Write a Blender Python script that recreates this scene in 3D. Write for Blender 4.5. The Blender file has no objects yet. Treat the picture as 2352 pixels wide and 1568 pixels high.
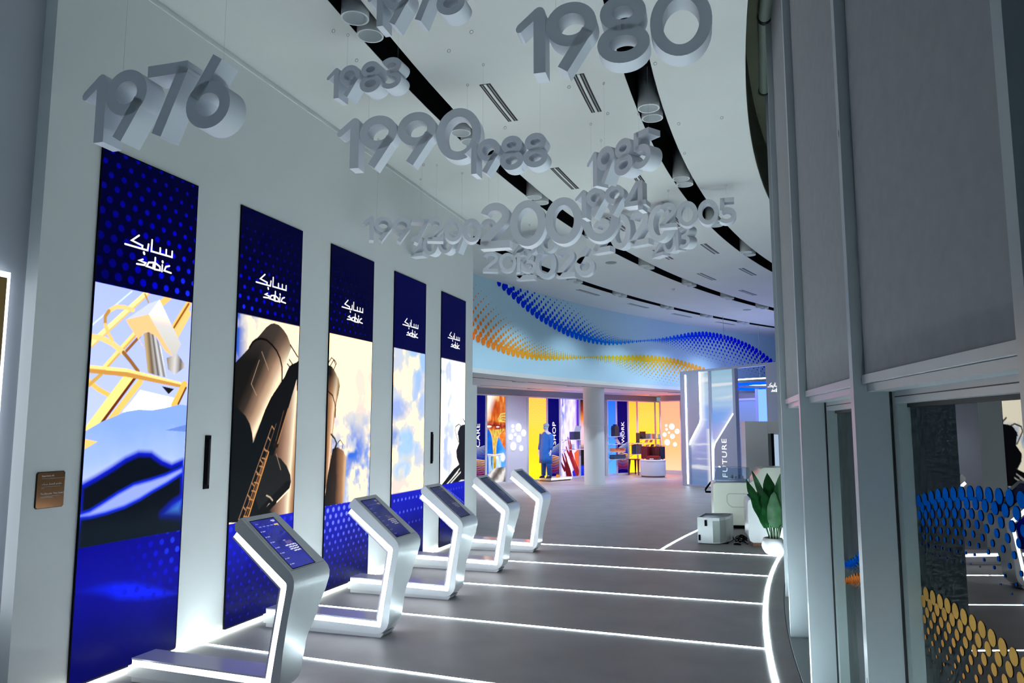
import bpy, math, random
import numpy as np
from mathutils import Vector, Matrix

# ------------------------------------------------------------------ camera, world, exposure
scene = bpy.context.scene
COL = scene.collection
cam_data = bpy.data.cameras.new('camera')
cam_data.sensor_width = 36.0
cam_data.lens = 26.08
cam_data.clip_start = 0.05
cam = bpy.data.objects.new('camera', cam_data)
COL.objects.link(cam)
cam.location = (0.0, 0.0, 1.7)
cam.rotation_euler = (math.radians(90 + 6.5615), 0.0, math.radians(18.1113))
scene.camera = cam

world = bpy.data.worlds.new('world')
scene.world = world
world.use_nodes = True
bg = world.node_tree.nodes['Background']
bg.inputs['Color'].default_value = (0.45, 0.74, 1.0, 1)
bg.inputs['Strength'].default_value = 0.36

scene.view_settings.view_transform = 'Standard'
scene.view_settings.look = 'None'
scene.view_settings.gamma = 1.0
scene.view_settings.use_curve_mapping = False
scene.view_settings.exposure = 0.0
scene.cycles.use_denoising = True
scene.cycles.max_bounces = 6
scene.cycles.diffuse_bounces = 4
scene.cycles.glossy_bounces = 3
scene.cycles.use_light_tree = False
scene.cycles.use_adaptive_sampling = True
scene.cycles.adaptive_threshold = 0.04
scene.cycles.adaptive_min_samples = 12
scene.cycles.transparent_max_bounces = 12
scene.cycles.sample_clamp_indirect = 6.0
scene.cycles.blur_glossy = 0.5

FLOOR_LED = 62.0      # radiance of the luminous strips let into the floor
WALL_LED = 16.0       # strip along the foot of the left wall
LOW_FILL = 150.0      # watts of each fill spot added under the low ceiling lamps
HIGH_FILL = 190.0     # watts of each fill spot added at a far downlight pair
KIOSK_LED = 10.0      # light channels of the kiosks

rnd = random.Random(7)
CX, CY = 29.0, 7.1    # centre of the ring the hall follows (plan)
R_ = math.radians

def pol(r, deg, z=0.0):
    a = R_(deg)
    return (CX - r * math.cos(a), CY + r * math.sin(a), z)

# ------------------------------------------------------------------ colours and materials
def s2l(c):
    return tuple(((x / 255.0) / 12.92 if x / 255.0 <= 0.04045 else ((x / 255.0 + 0.055) / 1.055) ** 2.4) for x in c)

def mat(name, rgb, rough=0.5, metal=0.0, noise=0.0, nscale=6.0, bump=0.0, bscale=80.0, emis=None, estr=0.0, spec=0.5, coat=0.0):
    m = bpy.data.materials.new(name)
    m.use_nodes = True
    nt = m.node_tree
    b = nt.nodes['Principled BSDF']
    c = tuple(rgb) + (1,)
    b.inputs['Base Color'].default_value = c
    b.inputs['Roughness'].default_value = rough
    b.inputs['Metallic'].default_value = metal
    b.inputs['Specular IOR Level'].default_value = spec
    if coat:
        b.inputs['Coat Weight'].default_value = coat
        b.inputs['Coat Roughness'].default_value = 0.08
    if noise or bump:
        tc = nt.nodes.new('ShaderNodeTexCoord')
    if noise:
        n = nt.nodes.new('ShaderNodeTexNoise')
        n.inputs['Scale'].default_value = nscale
        n.inputs['Detail'].default_value = 5
        nt.links.new(tc.outputs['Object'], n.inputs['Vector'])
        r = nt.nodes.new('ShaderNodeValToRGB')
        r.color_ramp.elements[0].position = 0.3
        r.color_ramp.elements[1].position = 0.7
        r.color_ramp.elements[0].color = tuple(x * (1 - noise) for x in rgb) + (1,)
        r.color_ramp.elements[1].color = tuple(min(1, x * (1 + noise)) for x in rgb) + (1,)
        nt.links.new(n.outputs['Fac'], r.inputs['Fac'])
        nt.links.new(r.outputs['Color'], b.inputs['Base Color'])
    if bump:
        n2 = nt.nodes.new('ShaderNodeTexNoise')
        n2.inputs['Scale'].default_value = bscale
        nt.links.new(tc.outputs['Object'], n2.inputs['Vector'])
        bp = nt.nodes.new('ShaderNodeBump')
        bp.inputs['Strength'].default_value = bump
        bp.inputs['Distance'].default_value = 0.01
        nt.links.new(n2.outputs['Fac'], bp.inputs['Height'])
        nt.links.new(bp.outputs['Normal'], b.inputs['Normal'])
    if emis is not None:
        b.inputs['Emission Color'].default_value = tuple(emis) + (1,)
        b.inputs['Emission Strength'].default_value = estr
    return m

def emat(name, rgb, strength):
    m = bpy.data.materials.new(name)
    m.use_nodes = True
    nt = m.node_tree
    nt.nodes.remove(nt.nodes['Principled BSDF'])
    e = nt.nodes.new('ShaderNodeEmission')
    e.inputs['Color'].default_value = tuple(rgb) + (1,)
    e.inputs['Strength'].default_value = strength
    nt.links.new(e.outputs['Emission'], nt.nodes['Material Output'].inputs['Surface'])
    return m

def screenmat(name, strength=1.0, gloss=0.04, rough=0.12):
    """luminous display: emission from the picture held in the colour attribute, thin glossy cover"""
    m = bpy.data.materials.new(name)
    m.use_nodes = True
    nt = m.node_tree
    b = nt.nodes['Principled BSDF']
    b.inputs['Base Color'].default_value = (0.003, 0.003, 0.004, 1)
    b.inputs['Roughness'].default_value = rough
    b.inputs['Specular IOR Level'].default_value = gloss * 10
    a = nt.nodes.new('ShaderNodeAttribute')
    a.attribute_name = 'picture'
    nt.links.new(a.outputs['Color'], b.inputs['Emission Color'])
    b.inputs['Emission Strength'].default_value = strength
    m.cycles.emission_sampling = 'NONE'
    return m

def printmat(name, rough=0.5):
    m = bpy.data.materials.new(name)
    m.use_nodes = True
    nt = m.node_tree
    b = nt.nodes['Principled BSDF']
    b.inputs['Roughness'].default_value = rough
    b.inputs['Specular IOR Level'].default_value = 0.0
    a = nt.nodes.new('ShaderNodeAttribute')
    a.attribute_name = 'picture'
    nt.links.new(a.outputs['Color'], b.inputs['Base Color'])
    return m

def glassmat(name, tint, ior, refl_rough=0.0, base=0.0):
    m = bpy.data.materials.new(name)
    m.use_nodes = True
    nt = m.node_tree
    nt.nodes.remove(nt.nodes['Principled BSDF'])
    t = nt.nodes.new('ShaderNodeBsdfTransparent')
    t.inputs['Color'].default_value = tuple(tint) + (1,)
    g = nt.nodes.new('ShaderNodeBsdfGlossy')
    g.inputs['Roughness'].default_value = refl_rough
    f = nt.nodes.new('ShaderNodeFresnel')
    f.inputs['IOR'].default_value = ior
    fac = f.outputs['Fac']
    if base:
        ad = nt.nodes.new('ShaderNodeMath')
        ad.operation = 'ADD'
        ad.use_clamp = True
        ad.inputs[1].default_value = base
        nt.links.new(f.outputs['Fac'], ad.inputs[0])
        fac = ad.outputs[0]
    mx = nt.nodes.new('ShaderNodeMixShader')
    nt.links.new(fac, mx.inputs['Fac'])
    nt.links.new(t.outputs[0], mx.inputs[1])
    nt.links.new(g.outputs[0], mx.inputs[2])
    nt.links.new(mx.outputs[0], nt.nodes['Material Output'].inputs['Surface'])
    return m

M = {}
M['wall'] = mat('painted_wall', (0.80, 0.82, 0.80), 0.55, noise=0.015, nscale=1.5)
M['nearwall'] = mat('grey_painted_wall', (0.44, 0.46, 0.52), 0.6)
M['ceiling'] = mat('ceiling_paint', (0.76, 0.77, 0.74), 0.7, noise=0.02, nscale=1.2)
M['bulk'] = mat('bulkhead_paint', (0.52, 0.74, 0.84), 0.6)
M['black'] = mat('matt_black', (0.004, 0.004, 0.005), 0.8, spec=0.1)
M['blackmetal'] = mat('black_metal', (0.012, 0.012, 0.014), 0.45)
M['floor'] = mat('polished_screed', (0.33, 0.322, 0.318), 0.50, noise=0.10, nscale=2.2, bump=0.03, bscale=30, spec=0.35)
M['white'] = mat('white_lacquer', (0.80, 0.80, 0.82), 0.25)
M['number'] = mat('white_foam', (0.80, 0.84, 0.90), 0.6)
M['kiosk'] = mat('silver_lacquer', (0.78, 0.80, 0.82), 0.28, metal=0.12, coat=0.2)
M['kioskplinth'] = mat('plinth_grey', (0.66, 0.67, 0.70), 0.4)
M['liner'] = mat('gloss_white_liner', (0.76, 0.74, 0.84), 0.12)
M['kioskled'] = emat('kiosk_light', (0.84, 0.92, 1.0), KIOSK_LED)
M['floorled'] = emat('floor_light', (0.76, 0.95, 1.0), FLOOR_LED)
M['wallled'] = emat('wall_foot_light', (0.92, 1.0, 0.92), WALL_LED)
M['halo'] = emat('halo_light', (0.80, 0.90, 1.0), 3.5)
M['bronze'] = mat('bronze_plate', (0.30, 0.15, 0.07), 0.22, metal=1.0)
M['lampwhite'] = mat('lamp_white', (0.72, 0.74, 0.74), 0.4)
M['lampin'] = mat('lamp_reflector', (0.80, 0.84, 0.84), 0.35)
M['fabric'] = mat('blind_fabric', (0.31, 0.325, 0.34), 0.9, noise=0.05, nscale=14, bump=0.15, bscale=400)
M['alu'] = mat('white_aluminium', (0.42, 0.46, 0.49), 0.30, metal=0.2)
M['alu2'] = mat('grey_aluminium', (0.38, 0.45, 0.45), 0.35, metal=0.2)
M['gasket'] = mat('black_gasket', (0.006, 0.006, 0.007), 0.6)
M['glass'] = glassmat('facade_glass', (0.50, 0.60, 0.58), 1.9, base=0.10)
M['clearglass'] = glassmat('clear_glass', (0.86, 0.92, 0.96), 1.4)
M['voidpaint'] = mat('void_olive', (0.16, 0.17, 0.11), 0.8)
M['tube'] = mat('tube_green_grey', (0.15, 0.18, 0.15), 0.6)
M['exterior'] = mat('exterior_dark', (0.035, 0.05, 0.05), 0.8)
M['cable'] = mat('steel_cable', (0.45, 0.47, 0.48), 0.4, metal=0.6)
M['grey'] = mat('mid_grey', (0.30, 0.31, 0.33), 0.5)
M['header'] = mat('header_grey', (0.40, 0.43, 0.47), 0.5)
M['portal'] = mat('portal_grey', (0.58, 0.60, 0.74), 0.4)
M['ledwhite'] = emat('portal_light', (0.75, 0.86, 1.0), 12.0)
M['ledblue'] = emat('blue_ring_light', (0.0, 0.010, 1.0), 15.0)
M['textwhite'] = emat('lit_lettering', (1, 1, 1), 1.2)
M['discwhite'] = emat('lit_disc', (1, 1, 1), 1.6)
M['leaf'] = mat('leaf_green', (0.010, 0.085, 0.020), 0.40, noise=0.35, nscale=9)
M['stem'] = mat('stem_green', (0.02, 0.12, 0.03), 0.5)
M['soil'] = mat('soil', (0.03, 0.02, 0.015), 0.9)
M['navy'] = mat('navy_cloth', (0.008, 0.015, 0.05), 0.7)
M['wood'] = mat('warm_wood', (0.30, 0.14, 0.08), 0.5, noise=0.2, nscale=20)
M['darkwood'] = mat('dark_wood', (0.06, 0.022, 0.012), 0.45)
M['cream'] = mat('cream_white', (0.80, 0.82, 0.72), 0.3)
M['steel'] = mat('brushed_steel', (0.50, 0.52, 0.53), 0.35, metal=0.5)
M['mesh'] = mat('grille_mesh', (0.30, 0.33, 0.32), 0.5, metal=0.3)

# ------------------------------------------------------------------ mesh builder
def sub(a, b): return (a[0] - b[0], a[1] - b[1], a[2] - b[2])

class MB:
    def __init__(s):
        s.v = []; s.f = []; s.mi = []
    def add(s, verts, faces, mi=0):
        o = len(s.v)
        s.v += [tuple(map(float, p)) for p in verts]
        s.f += [tuple(i + o for i in f) for f in faces]
        s.mi += [mi] * len(faces)
        return s
    def box(s, x0, x1, y0, y1, z0, z1, mi=0):
        return s.hexa([(x0, y0, z0), (x1, y0, z0), (x1, y1, z0), (x0, y1, z0)], [(x0, y0, z1), (x1, y0, z1), (x1, y1, z1), (x0, y1, z1)], mi)
    def hexa(s, a, b, mi=0):
        return s.add(list(a) + list(b), [(3, 2, 1, 0), (4, 5, 6, 7), (0, 1, 5, 4), (1, 2, 6, 5), (2, 3, 7, 6), (3, 0, 4, 7)], mi)
    def prism(s, poly, fn, w0, w1, mi=0):
        """poly: list of (u, v); fn(u, v, w) -> xyz; extruded from w0 to w1"""
        n = len(poly)
        vs = [fn(u, v, w0) for u, v in poly] + [fn(u, v, w1) for u, v in poly]
        fs = [tuple(range(n))[::-1], tuple(range(n, 2 * n))] + [(i, (i + 1) % n, n + (i + 1) % n, n + i) for i in range(n)]
        return s.add(vs, fs, mi)
    def stroke(s, pts, w, fn, d0, d1, closed=False, mi=0, rnd_caps=0):
        P = [np.array(p, float) for p in pts]
        n = len(P)
        L, Rr = [], []
        for i in range(n):
            if closed:
                a, b, c = P[i - 1], P[i], P[(i + 1) % n]
            else:
                a, b, c = P[max(i - 1, 0)], P[i], P[min(i + 1, n - 1)]
            t1 = b - a; t2 = c - b
            if np.hypot(*t1) < 1e-9: t1 = t2
            if np.hypot(*t2) < 1e-9: t2 = t1
            t1 = t1 / np.hypot(*t1); t2 = t2 / np.hypot(*t2)
            n1 = np.array([-t1[1], t1[0]]); n2 = np.array([-t2[1], t2[0]])
            m = n1 + n2
            k = np.hypot(*m)
            m = n1 if k < 1e-6 else m / k
            sc = 1.0 / max(0.45, float(np.dot(m, n1)))
            L.append(b + m * w / 2 * sc); Rr.append(b - m * w / 2 * sc)
        if not closed and rnd_caps:
            t0 = P[0] - P[1]; t0 /= np.hypot(*t0); t1 = P[-1] - P[-2]; t1 /= np.hypot(*t1)
            def cap(c, t, start):
                out = []
                a0 = math.atan2(t[1], t[0])
                for k in range(1, rnd_caps):
                    a = a0 + (math.pi / 2 - math.pi * k / rnd_caps)
                    out.append(c + np.array([math.cos(a), math.sin(a)]) * w / 2)
                return out
            poly = L + cap(P[-1], t1, 0) + Rr[::-1] + cap(P[0], t0, 1)
            return s.prism([tuple(p) for p in poly], fn, d0, d1, mi)
        vs = []
        for q in (L, Rr):
            vs += [fn(p[0], p[1], d0) for p in q]
        for q in (L, Rr):
            vs += [fn(p[0], p[1], d1) for p in q]
        fs = []
        m = n if closed else n - 1
        for i in range(m):
            j = (i + 1) % n
            fs += [(i, n + i, n + j, j), (2 * n + i, 2 * n + j, 3 * n + j, 3 * n + i), (i, j, 2 * n + j, 2 * n + i), (n + i, 3 * n + i, 3 * n + j, n + j)]
        if not closed:
            fs += [(0, 2 * n, 3 * n, n), (n - 1, 2 * n - 1, 4 * n - 1, 3 * n - 1)]
        return s.add(vs, fs, mi)
    def arcbox(s, r0, r1, a0, a1, z0, z1, step=1.0, mi=0):
        n = max(1, int(math.ceil(abs(a1 - a0) / step)))
        vs = []
        for i in range(n + 1):
            a = a0 + (a1 - a0) * i / n
            vs += [pol(r0, a, z0), pol(r1, a, z0), pol(r1, a, z1), pol(r0, a, z1)]
        fs = [(0, 1, 2, 3), (4 * n + 3, 4 * n + 2, 4 * n + 1, 4 * n)]
        for i in range(n):
            o = 4 * i; p = o + 4
            for k in range(4):
                l = (k + 1) % 4
                fs.append((o + k, p + k, p + l, o + l))
        return s.add(vs, fs, mi)
    def tube(s, path, r, n=8, mi=0, closed=False, caps=True):
        P = [Vector(p) for p in path]
        m = len(P)
        rs = r if isinstance(r, (list, tuple)) else [r] * m
        vs = []; up = None
        for i in range(m):
            t = (P[(i + 1) % m] - P[i - 1]) if closed else (P[min(i + 1, m - 1)] - P[max(i - 1, 0)])
            t.normalize()
            if up is None:
                up = Vector((0, 0, 1)) if abs(t.z) < 0.9 else Vector((1, 0, 0))
            x = t.cross(up)
            if x.length < 1e-6: x = t.orthogonal()
            x.normalize(); y = x.cross(t); up = y
            for k in range(n):
                a = 2 * math.pi * k / n
                vs.append(tuple(P[i] + (x * math.cos(a) + y * math.sin(a)) * rs[i]))
        fs = []
        for i in range(m if closed else m - 1):
            j = (i + 1) % m
            for k in range(n):
                l = (k + 1) % n
                fs.append((i * n + k, i * n + l, j * n + l, j * n + k))
        if not closed and caps:
            fs += [tuple(range(n)), tuple(range((m - 1) * n, m * n))[::-1]]
        return s.add(vs, fs, mi)
    def lathe(s, prof, c, n=24, mi=0, close_top=False, close_bot=False):
        vs = []
        for r, z in prof:
            for k in range(n):
                a = 2 * math.pi * k / n
                vs.append((c[0] + r * math.cos(a), c[1] + r * math.sin(a), c[2] + z))
        fs = []
        for i in range(len(prof) - 1):
            for k in range(n):
                l = (k + 1) % n
                fs.append((i * n + k, i * n + l, (i + 1) * n + l, (i + 1) * n + k))
        if close_bot: fs.append(tuple(range(n))[::-1])
        if close_top: fs.append(tuple(range((len(prof) - 1) * n, len(prof) * n)))
        return s.add(vs, fs, mi)
    def disc(s, fn, cu, cv, ru, rv, w, n=14, mi=0):
        return s.add([fn(cu + ru * math.cos(2 * math.pi * k / n), cv + rv * math.sin(2 * math.pi * k / n), w) for k in range(n)], [tuple(range(n))], mi)
    def mesh(s, name, origin=(0, 0, 0), smooth=False, fix=True):
        me = bpy.data.meshes.new(name)
        me.from_pydata([sub(p, origin) for p in s.v], [], s.f)
        if len(s.mi) and max(s.mi) > 0:
            me.polygons.foreach_set('material_index', s.mi)
        if fix:
            import bmesh
            bm = bmesh.new(); bm.from_mesh(me)
            bmesh.ops.recalc_face_normals(bm, faces=bm.faces)
            bm.to_mesh(me); bm.free()
        if smooth:
            me.polygons.foreach_set('use_smooth', [True] * len(me.polygons))
        me.update()
        return me
    def build(s, name, m, parent=None, origin=None, smooth=False, fix=True):
        o0 = tuple(parent.location) if parent is not None and origin is None else (origin or (0, 0, 0))
        if parent is not None and parent.parent is not None and origin is None:
            o0 = tuple(Vector(parent.location) + Vector(parent.parent.location))
        me = s.mesh(name, o0, smooth, fix)
        for q in (m if isinstance(m, (list, tuple)) else [m]):
            me.materials.append(q)
        ob = bpy.data.objects.new(name, me)
        COL.objects.link(ob)
        if parent is not None:
            ob.parent = parent
        else:
            ob.location = o0
        if smooth == 'auto':
            autosmooth(ob)
        return ob

def autosmooth(ob, ang=35):
    me = ob.data
    me.polygons.foreach_set('use_smooth', [True] * len(me.polygons))
    me.set_sharp_from_angle(angle=R_(ang))

def empty(name, loc, rz=0.0, label=None, cat=None, group=None, kind=None):
    e = bpy.data.objects.new(name, None)
    COL.objects.link(e)
    e.location = loc
    e.rotation_euler = (0, 0, rz)
    e.empty_display_size = 0.1
    tag(e, label, cat, group, kind)
    return e

def tag(o, label=None, cat=None, group=None, kind=None):
    if label: o['label'] = label
    if cat: o['category'] = cat
    if group: o['group'] = group
    if kind: o['kind'] = kind
    return o

def struct(o):
    o['kind'] = 'structure'
    return o

def inst(src, name, parent, loc=None, rz=None):
    """a copy that shares the mesh of src"""
    o = src.copy()
    COL.objects.link(o)
    o.name = name
    o.parent = parent
    if loc is not None: o.location = loc
    if rz is not None: o.rotation_euler = (0, 0, rz)
    return o

def frame2(p0, p1):
    """vertical plane through plan points p0 -> p1; returns fn(u, v, w): u along, v up, w out to the right of p0->p1"""
    d = Vector((p1[0] - p0[0], p1[1] - p0[1], 0)); L = d.length; d.normalize()
    n = Vector((d.y, -d.x, 0))
    def fn(u, v, w=0.0):
        return (p0[0] + d.x * u + n.x * w, p0[1] + d.y * u + n.y * w, v)
    return fn, L

_txt = {}
def text_polys(body, size=1.0, bold=0.012, space=1.06):
    """lettering as flat triangles: verts (u, v), faces; lower left at 0,0; u extent returned"""
    key = (body, bold)
    if key not in _txt:
        cu = bpy.data.curves.new('lettering', 'FONT')
        cu.body = body; cu.size = 1.0; cu.resolution_u = 4; cu.space_character = space; cu.offset = bold
        ob = bpy.data.objects.new('lettering', cu)
        COL.objects.link(ob)
        dg = bpy.context.evaluated_depsgraph_get()
        me = bpy.data.meshes.new_from_object(ob.evaluated_get(dg))
        vs = np.array([v.co[:2] for v in me.vertices]); fs = [tuple(p.vertices) for p in me.polygons]
        bpy.data.objects.remove(ob); bpy.data.curves.remove(cu); bpy.data.meshes.remove(me)
        vs = vs - vs.min(0)
        _txt[key] = (vs, fs)
    vs, fs = _txt[key]
    return vs * size, fs

# ------------------------------------------------------------------ pictures shown on the displays (drawn point by point on a fine grid)
def lin(c):
    return np.array(s2l(c))

class Pic:
    def __init__(s, w, h, nx, ny, ss=2, z0=0.0):
        s.w, s.h, s.nx, s.ny, s.ss = w, h, nx, ny, ss
        X = (np.arange((nx + 1) * ss) + 0.5) / ((nx + 1) * ss) * w * (1 + 1.0 / nx) - 0.5 * w / nx
        Z = (np.arange((ny + 1) * ss) + 0.5) / ((ny + 1) * ss) * h * (1 + 1.0 / ny) - 0.5 * h / ny + z0
        s.X, s.Z = np.meshgrid(X, Z)
        s.C = np.zeros(s.X.shape + (3,))
    def noise(s, scale, seed, octs=4, sx=1.0, sz=1.0):
        rg = np.random.RandomState(seed)
        out = np.zeros(s.X.shape); amp = 1.0; tot = 0
        for o in range(octs):
            g = rg.rand(64, 64)
            x = s.X * scale * sx + 13.7; z = s.Z * scale * sz + 5.1
            xi = np.floor(x).astype(int); zi = np.floor(z).astype(int)
            fx = x - xi; fz = z - zi
            fx = fx * fx * (3 - 2 * fx); fz = fz * fz * (3 - 2 * fz)
            G = lambda a, b: g[(zi + b) % 64, (xi + a) % 64]
            out += amp * ((G(0, 0) * (1 - fx) + G(1, 0) * fx) * (1 - fz) + (G(0, 1) * (1 - fx) + G(1, 1) * fx) * fz)
            tot += amp; amp *= 0.5; scale *= 2.0
        return out / tot
    def mask(s, poly):
        m = np.zeros(s.X.shape, bool)
        n = len(poly)
        for i in range(n):
            x0, z0 = poly[i]; x1, z1 = poly[(i + 1) % n]
            if z0 == z1: continue
            c = ((z0 > s.Z) != (z1 > s.Z)) & (s.X < (x1 - x0) * (s.Z - z0) / (z1 - z0) + x0)
            m ^= c
        return m
    def dist(s, pts):
        d = np.full(s.X.shape, 1e9)
        for (x0, z0), (x1, z1) in zip(pts[:-1], pts[1:]):
            dx, dz = x1 - x0, z1 - z0
            t = np.clip(((s.X - x0) * dx + (s.Z - z0) * dz) / (dx * dx + dz * dz + 1e-12), 0, 1)
            d = np.minimum(d, np.hypot(s.X - x0 - t * dx, s.Z - z0 - t * dz))
        return d
    def put(s, a, c):
        """blend colour c (sRGB triple or array) with weight a"""
        a = np.asarray(a, float)[..., None]
        if not isinstance(c, np.ndarray): c = lin(c)
        s.C = s.C * (1 - a) + c * a
        return s
    def poly(s, poly, c, a=1.0):
        return s.put(s.mask(poly) * a, c)
    def line(s, pts, w, c, soft=0.004, a=1.0):
        d = s.dist(pts)
        return s.put(np.clip((w / 2 - d) / soft + 0.5, 0, 1) * a, c)
    def ell(s, cx, cz, rx, rz, c, soft=0.15, a=1.0):
        d = np.hypot((s.X - cx) / rx, (s.Z - cz) / rz)
        return s.put(np.clip((1 - d) / soft, 0, 1) * a, c)
    def grad(s, t, stops):
        """stops: list of (t, sRGB)"""
        ts = [q[0] for q in stops]; cs = np.array([lin(q[1]) for q in stops])
        return np.stack([np.interp(t, ts, cs[:, k]) for k in range(3)], -1)
    def dots(s, px, pz, rad, colfn, ox=0.0, oz=0.0, region=None):
        """staggered dot screen; rad, colfn: functions of (x, z) arrays"""
        row = np.round((s.Z - oz) / pz)
        off = (row % 2) * px / 2
        colx = np.round((s.X - ox - off) / px)
        cx = colx * px + off + ox; cz = row * pz + oz
        r = rad(cx, cz)
        a = np.clip((r - np.hypot(s.X - cx, s.Z - cz)) / 0.006 + 0.5, 0, 1) * (r > 0.002)
        if region is not None: a = a * region
        return s.put(a, colfn(cx, cz))
    def colors(s, hot=0.0):
        c = s.C.reshape(s.ny + 1, s.ss, s.nx + 1, s.ss, 3).mean((1, 3))
        if hot:
            c = c * (1 + hot * np.clip((c - 0.86) / 0.14, 0, 1))      # over-exposed channels carry more light than they show
        return c.reshape(-1, 3)

def pic_mesh(name, fn, w, h, nx, ny, cols, z0=0.0):
    u = np.linspace(0, w, nx + 1); v = np.linspace(z0, z0 + h, ny + 1)
    U, V = np.meshgrid(u, v)
    o = np.array(fn(0, 0, 0)); du = np.array(fn(1, 0, 0)) - o; dv = np.array(fn(0, 1, 0)) - o
    co = o + U.reshape(-1, 1) * du + V.reshape(-1, 1) * dv
    me = bpy.data.meshes.new(name)
    n = (nx + 1) * (ny + 1)
    me.vertices.add(n); me.vertices.foreach_set('co', co.ravel())
    i = (np.arange(ny)[:, None] * (nx + 1) + np.arange(nx)[None, :]).ravel()
    quads = np.stack([i, i + 1, i + nx + 2, i + nx + 1], 1).astype(np.int32)
    me.loops.add(quads.size); me.loops.foreach_set('vertex_index', quads.ravel())
    me.polygons.add(len(quads)); me.polygons.foreach_set('loop_start', np.arange(0, quads.size, 4, dtype=np.int32))
    me.update(calc_edges=True)
    at = me.color_attributes.new('picture', 'FLOAT_COLOR', 'POINT')
    at.data.foreach_set('color', np.concatenate([cols, np.ones((n, 1))], 1).ravel().astype(np.float32))
    return me

def pic_obj(name, fn, w, h, nx, ny, cols, m, parent, z0=0.0):
    o0 = Vector(parent.location)
    if parent.parent is not None: o0 = o0 + Vector(parent.parent.location)
    g = lambda u, v, q: sub(fn(u, v, q), o0)
    me = pic_mesh(name, g, w, h, nx, ny, cols, z0)
    me.materials.append(m)
    ob = bpy.data.objects.new(name, me)
    COL.objects.link(ob)
    ob.parent = parent
    return ob

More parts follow.
